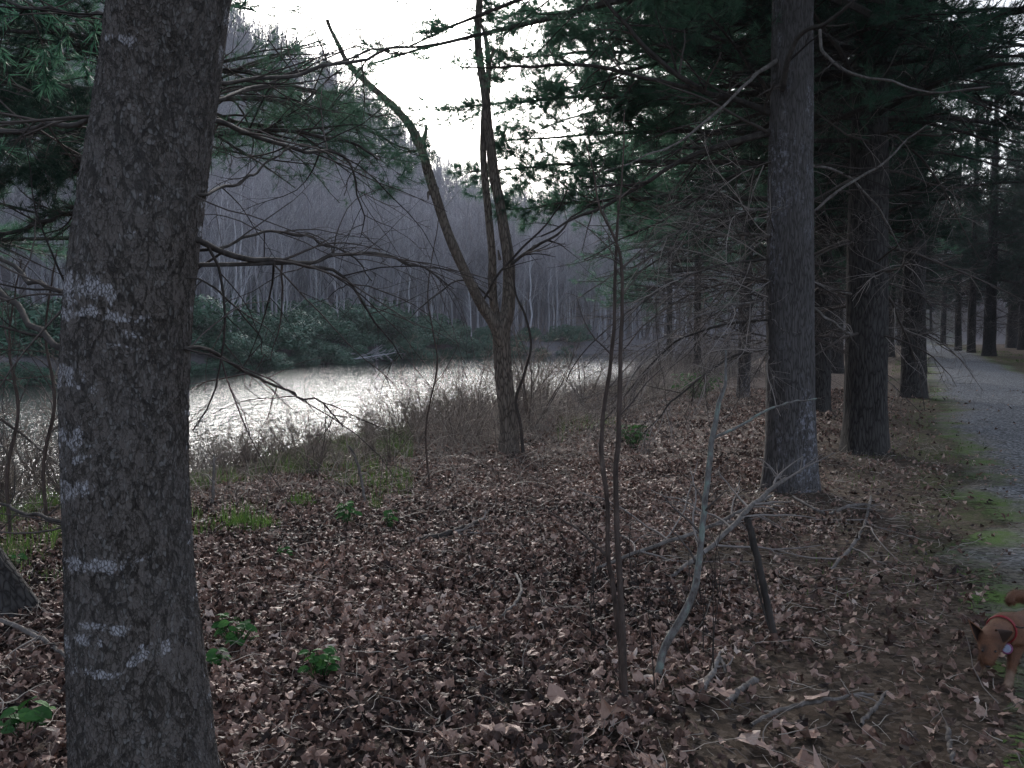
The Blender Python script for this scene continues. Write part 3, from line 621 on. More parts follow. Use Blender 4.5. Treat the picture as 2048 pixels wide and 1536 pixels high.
PB([(1524, 268, D1), (1450, 290, D1), (1370, 320, D1 + .1), (1290, 365, D1 + .2), (1190, 420, D1 + .3), (1080, 470, D1 + .4)], [9, 8, 6, 5, 4, 2], n1=14, l1=.45, n2=5, seed=53, bend=-.02)
PB([(1565, 175, D1 - .25), (1575, 120, D1 - .45), (1600, 70, D1 - .6), (1650, 45, D1 - .8), (1700, 10, D1 - 1.0), (1720, -30, D1 - 1.1)], [9, 7, 6, 5, 4, 3], n1=4, l1=.3, n2=2, seed=54, mat='limb')
PB([(1640, 60, D1 - .8), (1645, 100, D1 - .9), (1690, 140, D1 - 1.1), (1780, 165, D1 - 1.4), (1880, 185, D1 - 1.7), (1980, 175, D1 - 2)], [4, 4, 3.5, 3, 2.5, 2], n1=5, l1=.3, n2=2, seed=55, mat='limb_pale')
for k, pl in enumerate([
    [(1524, 520, D1), (1440, 530, D1 - .1), (1340, 570, D1 - .2), (1260, 620, D1 - .3), (1180, 690, D1 - .4), (1130, 760, D1 - .5)],
    [(1526, 600, D1), (1430, 620, D1 - .3), (1350, 660, D1 - .5), (1280, 730, D1 - .7), (1220, 800, D1 - .8)],
    [(1526, 640, D1), (1420, 655, D1 + .1), (1330, 700, D1 + .2), (1260, 780, D1 + .3), (1200, 850, D1 + .4)],
    [(1526, 420, D1), (1440, 430, D1), (1340, 470, D1 + .1), (1240, 540, D1 + .1), (1160, 600, D1 + .2)],
    [(1526, 700, D1), (1450, 720, D1 - .2), (1360, 790, D1 - .3), (1290, 870, D1 - .3)],
    [(1526, 560, D1), (1470, 560, D1 + .5), (1380, 590, D1 + 1.2), (1300, 640, D1 + 1.8), (1230, 720, D1 + 2.2)],
    [(1524, 330, D1), (1450, 360, D1 + .3), (1360, 420, D1 + .5), (1260, 470, D1 + .8), (1170, 520, D1 + 1)],
    [(1524, 470, D1), (1450, 470, D1 + .6), (1350, 490, D1 + 1.2), (1260, 540, D1 + 1.8)]]):
    PB(pl, [3.2, 3, 2.5, 2, 1.5, 1][:len(pl)], n1=30, l1=.55, n2=8, n3=3, seed=60 + k, bend=-.035, flat=.5, v=.6, curl=.05, mat='limb_pale' if k % 2 else 'limb')
for k, pl in enumerate([
    [(1615, 560, D1 + .1), (1650, 575, D1 + .3), (1700, 590, D1 + .6)], [(1612, 330, D1 + .1), (1680, 345, D1 + .5), (1760, 420, D1 + 1), (1800, 500, D1 + 1.3)],
    [(1620, 610, D1 + .1), (1660, 640, D1 + .1), (1700, 670, D1 + .2)], [(1605, 440, D1), (1680, 380, D1 + .2), (1760, 330, D1 + .4), (1850, 250, D1 + .7)]]):
    PB(pl, [4, 3.5, 3, 1.5][:len(pl)], n1=8, l1=.5, n2=3, seed=80 + k, mat='limb_pale')
# boughs of the bank pines that reach over the water (green masses against the sky)
def reach(parent, base_px, base_py, d, tips, need=6, seed=100):
    for k, (tx, ty, td) in enumerate(tips):
        a = np.array([base_px, base_py[k] if isinstance(base_py, (list, tuple)) else base_py, d]); b = np.array([tx, ty, td])
        pl = [tuple(a + (b - a) * f + np.array([0, -14 * math.sin(f * 3.1), 0])) for f in (0, .25, .5, .75, 1)]
        bough('branch', parent, pl, [7, 6, 4.5, 3, 1.5], n1=26, l1=.36, n2=9, n3=2, need=need, seed=seed + k, flat=.22, bend=.02, curl=.03, ang=50, t0=.25, matn='needle', nw=.0045, nl=.13, l2=.5)
def reach_tree(px, d, label, r=.2):
    x = (px - 1024) / FPX * d; z = gz(x, d); e = empty('pine_tree', (x, d, z), label, 'tree')
    tp = np.array([[0, 0, -.3], [0, 0, 1], [.05, 0, 4], [.05, 0, 9], [0, 0, 15]]) + np.array([x, d, z])
    V, F = trunk_mesh(tp, [r, r * .92, r * .8, r * .5, .02], 36, 140, .03, .3, px, 9); o = MB().add(V, F).build('trunk', MAT['pine'], loc=e.location); o.parent = e; o.location = (0, 0, 0)
    child('crown', CROWNS[0], e, 2.2, (.8, .8, .8), (0, 0, .6)); return e
rt = reach_tree(1575, 12.0, 'pine with broad layered green boughs spreading left over the water, hidden behind the grey trunk')
reach(rt, 1575, [40, 110, 190, 270, 330, 400, 10, 150, 220], 12.0, [(1010, 30, 12.6), (985, 120, 13.2), (930, 215, 14), (1000, 285, 13), (940, 345, 12.4), (1010, 420, 12), (1090, -30, 11.4), (1120, 70, 11.2), (1080, 200, 11.6)], seed=100)

# ------------------------------------------------------------------ three-stemmed broken tree on the bank
p = gp(1018, 905); D3 = p[1]
T3 = empty('split_tree', (p[0], p[1], gz(p[0], p[1])), 'bare tree forking into three broken stems on the river bank', 'tree')
def stem(pl, rp, name='stem', sides=22, K=150, seed=1, mat='stem_tree', flare=0.0):
    P = np.array([at(a, b, D3 + c) for a, b, c in pl]); r = [q_ / FPX * D3 * .86 for q_ in rp]
    V, F = trunk_mesh(P, r, sides, K, .06, flare, seed, 6)
    o = MB().add(V, F).build(name, MAT[mat], loc=T3.location); o.parent = T3; o.location = (0, 0, 0); return o
stem([(1020, 925, 0), (1019, 890, 0), (1018, 850, 0), (1010, 780, 0), (1005, 720, 0), (1003, 660, 0), (1015, 620, .02), (1018, 570, .05), (1017, 520, .05), (1008, 460, .06), (998, 400, .08), (988, 350, .1), (982, 300, .1), (975, 240, .1), (970, 185, .1), (960, 125, .1), (955, 70, .1), (958, 10, .1), (962, -80, .1)], [25, 23, 22, 21, 20, 19, 15, 14, 14, 13, 12, 12, 11, 11, 11, 9, 8.5, 8, 7], 'trunk', 44, 420, 1, flare=.25)
stem([(1003, 690, -.05), (990, 650, -.1), (965, 612, -.12), (940, 565, -.15), (912, 505, -.2), (890, 450, -.2), (872, 395, -.22), (858, 350, -.25), (845, 305, -.3), (835, 280, -.3), (815, 245, -.3), (785, 212, -.35), (750, 180, -.35), (715, 148, -.4), (692, 120, -.4), (675, 85, -.4), (662, 60, -.4), (654, 40, -.4)], [16, 14, 13, 12, 12, 11, 11, 11, 9.5, 11, 9, 8, 7, 6, 5.5, 4.5, 4, 4.5], 'stem', 24, 300, 2)
stem([(1003, 680, .05), (992, 630, .08), (986, 590, .1), (985, 520, .12), (978, 440, .12), (970, 360, .14), (966, 300, .14), (968, 240, .12), (974, 190, .1), (977, 130, .1), (972, 80, .1), (964, 50, .1)], [12, 10, 10, 9.5, 9, 8.5, 8, 8, 7, 6, 5, 3], 'stem', 22, 220, 3)
for pl, rp in [([(842, 300, -.3), (850, 270, -.32), (852, 250, -.32)], [7, 5, 2]), ([(990, 372, .1), (998, 345, .1)], [6, 1.5]), ([(978, 125, .1), (985, 108, .1), (988, 95, .1)], [5, 4, 1.5]), ([(870, 395, -.22), (858, 385, -.22), (856, 400, -.25)], [4, 4, 1]), ([(876, 380, -.22), (866, 372, -.25), (872, 410, -.28)], [5, 5, 1.5]), ([(1000, 520, .1), (996, 500, .1)], [4, 1.5])]:
    stem(pl, rp, 'broken_stub', 8, 24, 4)
bough('branch', T3, [(845, 300, D3), (800, 305, D3), (740, 312, D3 - .1), (700, 350, D3 - .2), (690, 390, D3 - .2)], [3, 2.5, 2, 1.5, 1], n1=5, l1=.3, n2=2, seed=91)
bough('branch', T3, [(1020, 530, D3), (1060, 500, D3), (1110, 470, D3 - .1), (1150, 430, D3 - .1), (1200, 400, D3 - .2)], [4, 4, 3, 2, 1.5], n1=9, l1=.5, n2=3, seed=92, bend=0)
bough('branch', T3, [(985, 600, D3), (930, 560, D3 - .1), (870, 590, D3 - .2), (820, 640, D3 - .3)], [2.5, 2, 2, 1], n1=6, l1=.5, n2=2, seed=93)
bough('branch', T3, [(958, 620, D3), (990, 560, D3 - .3), (1040, 500, D3 - .5), (1100, 440, D3 - .7), (1135, 380, D3 - .8)], [3, 3, 3, 2, 1.5], n1=6, l1=.4, n2=2, seed=94, bend=.02)
# climbing vine beside it
P, r = hand([(1046, 905, D3 - .2), (1041, 850, D3 - .2), (1032, 800, D3 - .15), (1048, 750, D3 - .2), (1062, 690, D3 - .25), (1050, 630, D3 - .2), (1032, 590, D3 - .15), (1026, 540, D3 - .14)], [5, 4, 4, 3.5, 3, 3, 2.5, 2], 60)
V, F = tubes(P, r, 7); tag(MB().add(V, F, 0, .2).build('vine', MAT['twig']), 'thick dark vine rising beside the three stemmed tree', 'vine')

# ------------------------------------------------------------------ saplings, stakes and fallen branches in the litter
def sapling(name, cat, label, strands, mat='limb', n1=0, l1=.4, n2=0, bend=0, seed=1, lift=None, cmats=None):
    b = strands[0][0][0]; base = gp(b[0], b[1]); loc = (base[0], base[1], gz(base[0], base[1]))
    mb = MB(); g = np.random.default_rng(seed)
    for pl, rp in strands:
        P, r = hand([(a[0], a[1], (a[2] if len(a) > 2 else base[1])) for a in pl], rp, 60, .004); V, F = tubes(P, r, 10)
        V = V + .0015 * vnoise(V[:, 0] * 90, V[:, 1] * 90, V[:, 2] * 40)[:, None]; mb.add(V, F, 0)
        if n1:
            P1, R1 = grow(P, r, n1, l1, t0=.3, ang=45, flat=.8, bend=bend, wig=.1, K=7, r0=.5, rmin=.0014, rr=g, curl=.04); V, F = tubes(P1, R1, 4); mb.add(V, F, 1, .4)
            if n2: P2, R2 = grow(P1, R1, n2, .5, t0=.2, ang=45, flat=.8, bend=bend, wig=.12, K=5, r0=.6, rmin=.001, rr=g); V, F = tubes(P2, R2, 3); mb.add(V, F, 1, .5)
    o = mb.build(name, [MAT[mat], MAT['twig']], loc=loc); return tag(o, label, cat)
MAT['lichen_stem'] = m_simple('lichened_stem', [(.35, (.07, .06, .055)), (.5, (.17, .16, .155)), (.62, (.22, .27, .24))], 22, zs=.6)
MAT['sap'] = m_simple('sapling_bark', [(.3, (.035, .026, .022)), (.6, (.10, .075, .065)), (.8, (.18, .15, .13))], 30)
bd = gp(1248, 1405)[1]
sapling('sapling', 'sapling', 'slender dark sapling, straighter of two rising side by side from the leaf litter', [([(1250, 1412, bd), (1247, 1300, bd), (1241, 1180, bd), (1234, 1060, bd), (1231, 950, bd), (1238, 860, bd), (1240, 760, bd), (1243, 660, bd), (1244, 580, bd), (1243, 520, bd), (1226, 470, bd), (1202, 425, bd), (1190, 360, bd), (1170, 280, bd)], [8, 8, 8, 7.5, 7, 6.5, 6, 5, 4.5, 4, 3.5, 3, 2, 1.5])], 'sap', n1=9, l1=.2, n2=3, seed=201, bend=.03)
sapling('sapling', 'sapling', 'thin crooked sapling leaning against its straighter neighbour, with a low side branch', [([(1243, 1400, bd + .05), (1240, 1300, bd + .05), (1228, 1190, bd + .05), (1216, 1110, bd + .05), (1214, 1000, bd + .05), (1203, 900, bd + .05), (1208, 820, bd + .05), (1219, 740, bd + .05), (1229, 640, bd + .05), (1230, 540, bd + .05), (1236, 440, bd), (1245, 340, bd), (1250, 220, bd)], [6, 6, 7, 6, 6, 6, 5, 5, 4.5, 4, 3, 2, 1.2]), ([(1217, 1115, bd + .05), (1190, 1090, bd + .1), (1150, 1055, bd + .2), (1100, 1025, bd + .3)], [4, 3.5, 3, 2])], 'sap', n1=7, l1=.22, n2=3, seed=202, bend=.03)
bd2 = gp(1318, 1360)[1]
sapling('sapling', 'sapling', 'pale lichen covered stem curving up from the litter beside the saplings, one long side twig', [([(1312, 1375, bd2), (1328, 1300, bd2), (1362, 1238, bd2), (1388, 1180, bd2), (1400, 1110, bd2), (1406, 1040, bd2), (1415, 960, bd2), (1424, 880, bd2), (1436, 815, bd2), (1450, 765, bd2), (1452, 700, bd2)], [11, 10, 10, 9, 8, 7.5, 7.5, 7, 6, 4, 2]), ([(1428, 875, bd2), (1480, 852, bd2), (1530, 822, bd2), (1580, 805, bd2), (1635, 798, bd2)], [4, 3.5, 3, 2.5, 1.5])], 'lichen_stem', n1=5, l1=.2, n2=2, seed=203)
bd3 = gp(1550, 1282)[1]
sapling('broken_stake', 'stump', 'broken leaning dead stake, dark, stuck upright in the leaves near the fallen branches', [([(1552, 1290, bd3), (1535, 1210, bd3), (1515, 1120, bd3), (1500, 1060, bd3), (1494, 1036, bd3)], [9, 9, 9, 9, 8]), ([(1545, 1275, bd3), (1522, 1200, bd3), (1507, 1130, bd3)], [3, 3, 2])], 'limb', seed=204)
# thin sprouts at the foot of the saplings, each counted
gs = np.random.default_rng(77)
for k in range(22):
    px, py = gs.uniform(1160, 1440), gs.uniform(1180, 1420); b = gp(px, py); h = gs.uniform(.2, .55); x0, y0 = b[0], b[1]
    P = np.array([[x0, y0, -.02], [x0 + gs.normal(0, .02), y0, h * .5], [x0 + gs.normal(0, .06), y0 + gs.normal(0, .05), h]]); Q = resamp(P, 14)[None]
    V, F = tubes(Q, np.linspace(.0035, .0015, 14)[None], 5)
    tag(MB().add(V, F, 0, .05).build('sprout', MAT['twig'], loc=(x0, y0, 0)), 'thin dark leafless sprout standing in the litter around the saplings', 'sprout', 'thin sprouts around the saplings')
def fallen(label, pl, rp, lifts, mat='limb_pale', n1=4, l1=.4, n2=2, seed=1):
    P = []
    for (a, b), lf in zip(pl, lifts):
        q_ = gp(a, b); P.append([q_[0], q_[1], gz(q_[0], q_[1]) + lf])
    P = np.array(P); r = np.array([c / FPX * q_[1] for c, q_ in zip(rp, P)])
    Q = resamp(np.column_stack([P, r]), 40); loc = (P[0][0], P[0][1], 0); g = np.random.default_rng(seed)
    Pq = Q[None, :, :3] + .006 * np.stack([vnoise(np.arange(40) * .7 + seed * 9, 0, 1), vnoise(np.arange(40) * .7 + seed * 5, 0, 4), vnoise(np.arange(40) * .7, 0, 8)], -1)[None]; Rq = np.maximum(Q[None, :, 3], .002)
    mb = MB(); V, F = tubes(Pq, Rq, 8); mb.add(V, F, 0)
    if n1:
        P1, R1 = grow(Pq, Rq, n1, l1, t0=.2, ang=40, flat=.25, bend=-.01, wig=.12, K=8, r0=.6, rmin=.002, rr=g, curl=.05); P1[..., 2] = np.maximum(P1[..., 2], .03)
        V, F = tubes(P1, R1, 5); mb.add(V, F, 1, .75)
        if n2: P2, R2 = grow(P1, R1, n2, .5, t0=.2, ang=40, flat=.3, bend=-.02, wig=.12, K=6, r0=.6, rmin=.0015, rr=g); P2[..., 2] = np.maximum(P2[..., 2], .03); V, F = tubes(P2, R2, 4); mb.add(V, F, 1, .7)
    return tag(mb.build('fallen_branch', [MAT[mat], MAT['twig']], loc=loc), label, 'branch')
fallen('pale fallen branch leaning up towards the foot of the nearest grey pine', [(1340, 1165), (1430, 1120), (1510, 1080), (1570, 1055)], [5, 5, 5, 4], [.03, .12, .28, .40], seed=1, n1=10, l1=.5, n2=4)
fallen('second pale fallen branch crossing under the leaning one by the grey pine', [(1190, 1150), (1300, 1125), (1420, 1090), (1540, 1040)], [3, 4, 4, 3], [.04, .1, .14, .2], seed=2, n1=8, l1=.5, n2=3)
fallen('curved pale stick on the brown ground right of the pine pile', [(1742, 1000), (1728, 1060), (1700, 1105), (1662, 1150)], [3, 3, 4, 3], [.03, .03, .03, .03], seed=3, n1=5)
fallen('forked stick running right from the foot of the grey pine', [(1585, 1020), (1650, 1040), (1700, 1025), (1745, 1022)], [3, 3, 3, 2], [.12, .05, .06, .05], seed=4, n1=5)
fallen('long slim bent stick low in front, nearest to the bottom edge', [(1500, 1472), (1580, 1440), (1660, 1422), (1745, 1410)], [4, 5, 4, 3], [.04, .05, .05, .04], seed=5, n1=2)
fallen('short pale forked stick lying in front of the saplings', [(1402, 1402), (1420, 1375), (1438, 1345), (1450, 1360)], [5, 6, 5, 3], [.03, .05, .06, .04], seed=6, n1=2)
fallen('thick short pale stick end pointing right, in front of the stake', [(1448, 1428), (1478, 1405), (1512, 1380)], [5, 7, 6], [.03, .04, .05], seed=7, n1=0)
fallen('dark crooked branch half buried in leaves left of the saplings', [(820, 1092), (880, 1082), (930, 1068), (975, 1045)], [4, 6, 6, 3], [.03, .04, .05, .04], 'limb', seed=8, n1=5)
fallen('curved pale twig like a hook in the middle of the leaves', [(1030, 1165), (1042, 1195), (1030, 1222), (1002, 1245)], [3, 3, 3, 2], [.05, .05, .04, .03], seed=9, n1=0)
fallen('thin straight stick lying across the litter left of centre', [(760, 1312), (830, 1292), (900, 1285), (960, 1268)], [2.5, 3, 3, 2], [.03, .04, .04, .04], seed=10, n1=2)
fallen('pale slivered stick at lower right in front of the dog', [(1775, 1398), (1750, 1432), (1722, 1462)], [3, 4, 4], [.03, .03, .03], seed=11, n1=0)
fallen('short upright-looking pale stick near the bottom right corner', [(1893, 1475), (1898, 1505), (1906, 1540)], [4, 5, 4], [.04, .03, .03], seed=12, n1=0)
fallen('long grey branch lying behind the scaly trunk at lower left', [(-20, 1270), (60, 1290), (130, 1330), (150, 1360)], [4, 5, 4, 3], [.1, .06, .04, .03], seed=13, n1=5)
fallen('bare pale shoot rising through grass near the water, right of the scaly trunk', [(425, 1010), (428, 1005), (430, 1000)], [4, 3, 2], [.02, .2, .42], seed=14, n1=4, l1=.8)
fallen('pale stick leaning out of the brush left of the split tree', [(730, 1010), (725, 1005), (715, 1000), (700, 1000)], [3, 3, 3, 2], [.02, .15, .35, .5], seed=15, n1=3)

# ------------------------------------------------------------------ leaf litter
def leaf_t(kind):
    if kind == 0:                                                   # lobed leaf
        a = np.linspace(0, 2 * math.pi, 15)[:-1]; r_ = np.array([1, .72, .9, .66, .8, .6, .62, .45, .62, .6, .8, .66, .9, .72])
    elif kind == 1: a = np.linspace(0, 2 * math.pi, 9)[:-1]; r_ = np.array([1, .72, .55, .6, .8, .6, .55, .72])
    else: a = np.linspace(0, 2 * math.pi, 5)[:-1]; r_ = np.array([1, .55, .9, .55])
    V = np.column_stack([np.cos(a) * r_, np.sin(a) * r_ * .85]); V = np.vstack([[0, 0], V]); n = len(a)
    F = np.array([[0, 1 + i, 1 + (i + 1) % n] for i in range(n)]); return V, F
def scatter_leaves(mb, x, y, size, kind, g, tilt=.45, lift=.03, curlmax=1.4, val=None):
    V2, F2 = leaf_t(kind); n = len(x); m = len(V2)
    X0 = V2[None, :, 0] * (1 + .15 * g.normal(0, 1, (n, m))); Y0 = V2[None, :, 1] * (1 + .15 * g.normal(0, 1, (n, m)))
    c1 = g.normal(0, .6, (n, 1)) * curlmax; c2 = g.normal(0, .7, (n, 1)) * curlmax; tw = g.normal(0, .4, (n, 1))
    Z0 = c1 * X0 ** 2 + c2 * Y0 ** 2 + tw * X0 * Y0 + g.normal(0, .08, (n, m)); Z0 = Z0 - np.minimum(Z0.mean(1, keepdims=True), .2)
    P = np.stack([X0, Y0, np.clip(Z0, -.8, .9)], -1) * size[:, None, None]
    yaw = g.uniform(0, 6.283, n); tx = g.normal(0, tilt, n); ty = g.normal(0, tilt, n)
    cx, sx = np.cos(tx), np.sin(tx); cy, sy = np.cos(ty), np.sin(ty); cz, sz = np.cos(yaw), np.sin(yaw)
    y1 = P[..., 1] * cx[:, None] - P[..., 2] * sx[:, None]; z1 = P[..., 1] * sx[:, None] + P[..., 2] * cx[:, None]
    x1 = P[..., 0] * cy[:, None] + z1 * sy[:, None]; z2 = -P[..., 0] * sy[:, None] + z1 * cy[:, None]
    xr = x1 * cz[:, None] - y1 * sz[:, None]; yr = x1 * sz[:, None] + y1 * cz[:, None]
    gx, gy = x[:, None] + xr, y[:, None] + yr
    base = hz(x, y)[:, None] + .03 * np.clip(vnoise(x * 5, y * 5), -.3, 1)[:, None] + g.uniform(0, 1, (n, 1)) ** 2 * lift + .012
    V = np.stack([gx, gy, base + z2], -1); F = (F2[None] + (np.arange(n) * m)[:, None, None]).reshape(-1, 3)
    if val is None: val = np.clip(g.beta(1.4, 1.8, n), 0, 1)
    mb.add(V, F, 0, np.repeat(val, m))
def wedge(n, y0, y1, g, k=.68):
    y = np.sqrt(g.uniform(y0 ** 2, y1 ** 2, n)); return g.uniform(-k, k, n) * y + 0, y
g = np.random.default_rng(3); mb = MB()
def keep(x, y, g, dens=1.0):
    n_ = nearb(x, y); q_ = qpath(x, y)
    pr = sstep(1.8, 5, n_) * np.where(q_ < 0, .12 + .88 * (1 - sstep(-2.4, -.7, q_ + .7 * vnoise(x * .8, y * .8, 6))), np.where(q_ < 4.3, .03, .5)) * dens
    return g.random(len(x)) < pr
for cnt_, y0, y1, s0, s1, kd in ((22000, 2.1, 6, .016, .042, 0), (20000, 2.1, 8.5, .014, .034, 1), (26000, 2.6, 12, .006, .016, 2), (60000, 5.5, 11, .017, .037, 1), (70000, 10, 24, .026, .052, 2)):
    x, y = wedge(cnt_, y0, y1, g); k_ = keep(x, y, g); x, y = x[k_], y[k_]
    sz = g.uniform(s0, s1, len(x)); clump = vnoise(x * 1.4, y * 1.4, 12) * .12
    scatter_leaves(mb, x, y, sz, kd, g, val=np.clip(g.beta(1.3, 1.9, len(x)) + clump * 1.6, 0, 1))
# a few large pale leaves in the very front
x = g.uniform(-.5, 1.3, 46); y = g.uniform(2.6, 3.9, 46); scatter_leaves(mb, x, y, g.uniform(.06, .085, 46), 0, g, .3, .05, .8, g.uniform(.55, .9, 46))
tag(mb.build('leaf_litter', MAT['leaf_dead'], smooth=False), kind='stuff')
# small broken twigs and straws in the litter
def strands(mb, x, y, L, r, g, elev, bend, K=6, sides=3, val=None, z0=.02, wig=.1, yaw=None):
    n = len(x); yaw = g.uniform(0, 6.283, n) if yaw is None else yaw
    D = np.stack([np.cos(yaw) * np.cos(elev), np.sin(yaw) * np.cos(elev), np.sin(elev)], -1)
    p = np.stack([x, y, hz(x, y) + z0], -1); out = [p]
    for k in range(K - 1):
        D = norm(D + np.array([0, 0, 1.]) * (bend[:, None] if hasattr(bend, '__len__') else bend) + g.normal(0, wig, D.shape)); p = p + D * (L / (K - 1))[:, None]; p[:, 2] = np.maximum(p[:, 2], hz(p[:, 0], p[:, 1]) + .015); out.append(p)
    P = np.stack(out, 1); Rr = r[:, None] * np.linspace(1, .4, K)[None]; V, F = tubes(P, Rr, sides)
    mb.add(V, F, 0, np.repeat(g.uniform(0, 1, n) if val is None else val, K * sides)); return P, Rr
mb = MB(); x, y = wedge(9000, 2.2, 13, g); k_ = (nearb(x, y) > 3) & (g.random(len(x)) < np.where((qpath(x, y) > 0) & (qpath(x, y) < 4.2), .05, 1)); x, y = x[k_], y[k_]; n = len(x)
strands(mb, x, y, g.uniform(.03, .36, n) ** 1.0 * g.uniform(.3, 1, n), g.uniform(.001, .0032, n), g, g.normal(.05, .15, n), -.01, z0=.05, K=8, wig=.2, val=g.beta(2, 1.4, n))
tag(mb.build('twig_litter', MAT['bramble']), kind='stuff')

# ------------------------------------------------------------------ undergrowth along the bank
mb = MB()
def region(n, y0, y1, n0, n1, g, k=.7):
    x, y = wedge(n, y0, y1, g, k); s = nearb(x, y); m_ = (s > n0) & (s < n1); return x[m_], y[m_]
x, y = region(62000, 8, 34, .9, 6.4, g); fl_ = (x / y * FPX < -160); m_ = ~fl_ | ((nearb(x, y) > 3.2) & (g.random(len(x)) < .45)); x, y = x[m_], y[m_]; n = len(x); val = np.clip(g.normal(.62, .25, n), 0, 1)
strands(mb, x, y, g.uniform(.3, 1.25, n) * (.75 + .5 * vnoise(x * .6, y * .4, 77)) * np.where(x / y * FPX < -160, .5, np.where((y > 19) & (x / y * FPX < 250), .6, 1)), g.uniform(.0025, .0055, n), g, g.uniform(.5, 1.5, n), g.uniform(-.28, -.02, n), K=8, val=val, wig=.12)
x, y = region(16000, 8, 24, 4.2, 7.9, g); n = len(x)
strands(mb, x, y, g.uniform(.2, .8, n), g.uniform(.002, .004, n), g, g.uniform(.2, 1.4, n), g.uniform(-.3, -.05, n), K=7, val=np.clip(g.normal(.55, .25, n), 0, 1), wig=.13)
x, y = region(14000, 24, 60, .3, 7, g); n = len(x)
strands(mb, x, y, g.uniform(.5, 1.8, n) * np.where((x / y * FPX > 0) & (x / y * FPX < 270), .38, 1), g.uniform(.003, .006, n), g, g.uniform(.6, 1.5, n), g.uniform(-.2, 0, n), K=6, val=np.clip(g.normal(.4, .2, n), 0, 1), wig=.12)
tag(mb.build('undergrowth', MAT['bramble']), kind='stuff')
# bare bushes: branching shrubs along the bank, each one its own
def shrub_mesh(seed, h, nst=9, n1=7, n2=5):
    g = np.random.default_rng(seed); az = g.uniform(0, 6.28, nst); P0, R0 = limbs_batch(np.zeros(nst), h * g.uniform(.6, 1.1, nst), g.uniform(1.2, 4, nst), g.normal(-.01, .03, nst), 8, np.full(nst, .011), g, az, .09)
    mb = MB(); V, F = tubes(P0, R0, 4); mb.add(V, F, 0, .25)
    P1, R1 = grow(P0, R0, n1, .5, t0=.2, ang=38, flat=.9, bend=.02, wig=.12, K=6, r0=.6, rmin=.0035, rr=g, curl=.05); V, F = tubes(P1, R1, 3); mb.add(V, F, 0, np.repeat(g.uniform(.1, .6, len(P1)), 18))
    P2, R2 = grow(P1, R1, n2, .5, t0=.2, ang=40, flat=.9, bend=.01, wig=.14, K=5, r0=.6, rmin=.0028, rr=g, curl=.05); V, F = tubes(P2, R2, 3); mb.add(V, F, 0, np.repeat(g.uniform(.3, 1, len(P2)), 15))
    o = mb.build('bare_shrub', MAT['bramble']); d = o.data; bpy.data.objects.remove(o); return d
SH = [shrub_mesh(300 + k, h) for k, h in enumerate((1.0, 1.4, .8, 1.9))]
gx = np.random.default_rng(9); c = 0
for _ in range(6000):
    if c >= 230: break
    y = gx.uniform(8, 48); x = gx.uniform(-.62, .5) * y; s = float(nearb(np.array([x]), np.array([y]))[0]); px = 1024 + x / y * FPX
    if not .5 < s < 6.0 or px < -100: continue
    if 560 < px < 1180 and y < 30 and s < 3.2 and gx.random() < .35: continue
    if 1015 < px < 1290 and y > 19: continue
    v_ = int(gx.integers(0, 4)); sc = gx.uniform(.6, 1.1) * (1.0 if px > 1000 or px < 250 else (.8 if px > 820 else .55))
    o = bpy.data.objects.new('bare_shrub', SH[v_]); COL.objects.link(o); o.location = (x, y, gz(x, y)); o.rotation_euler = (0, 0, gx.uniform(0, 6)); o.scale = (sc, sc, sc)
    sd2 = 'left of' if px < 1018 else 'right of'; tl2 = 'tall' if v_ in (1, 3) else 'low'; tag(o, tl2 + ' leafless twiggy shrub tangled with others on the near bank, ' + sd2 + ' the split tree', 'shrub', tl2 + ' bare shrubs on the near bank, ' + sd2 + ' the split tree'); c += 1
# tall thin sapling stems by the left edge of the view
for k, (px, py, lab) in enumerate([(22, 1080, 'thin dark stem nearest the left edge, in front of the river'), (95, 1060, 'thin bent dark stem left of the scaly trunk, before the water'), (860, 985, 'wispy bare shoot left of the split tree, over the water')]):
    b = gp(px, py); d = b[1]
    sapling('sapling', 'sapling', lab, [([(px, py, d), (px - 8, py - 130, d), (px + 14, py - 260, d), (px - 4, py - 400, d + .1), (px + 20, py - 560, d + .2)], [5, 4.5, 4, 3, 1.5] if k < 2 else [3, 2.5, 2, 1.5, 1])], 'sap', n1=12 if k < 2 else 7, l1=.4, n2=4, bend=.02, seed=210 + k)
# green grass blades
mb = MB()
def blades(mb, x, y, L, wd, g, val=None, z0=0.0):
    n = len(x); yaw = g.uniform(0, 6.28, n); lean = g.uniform(.05, .6, n) * L; dx, dy = np.cos(yaw) * lean, np.sin(yaw) * lean; z = hz(x, y) + z0
    wx_, wy_ = -np.sin(yaw) * wd / 2, np.cos(yaw) * wd / 2
    V = np.stack([np.stack([x - wx_, y - wy_, z], -1), np.stack([x + wx_, y + wy_, z], -1), np.stack([x + dx * .35 - wx_ * .8, y + dy * .35 - wy_ * .8, z + L * .6], -1), np.stack([x + dx * .35 + wx_ * .8, y + dy * .35 + wy_ * .8, z + L * .6], -1), np.stack([x + dx, y + dy, z + L], -1)], 1).reshape(-1, 3)
    i = np.arange(n) * 5; mb.add(V, np.concatenate([np.stack([i, i + 1, i + 3], -1), np.stack([i, i + 3, i + 2], -1), np.stack([i + 2, i + 3, i + 4], -1)]), 0, np.repeat(np.clip(g.normal(.5, .22, n), 0, 1) if val is None else val, 5))
x, y = wedge(90000, 4, 45, g); q_ = qpath(x, y); m_ = (q_ > -1.0) & (q_ < .75) & (vnoise(x * .9, y * .5, 21) + .35 * vnoise(x * 3, y * 3, 22) > .12) ; x, y = x[m_], y[m_]; n = len(x)
blades(mb, x, y, g.uniform(.015, .05, n), np.full(n, .004) + .0003 * y, g)
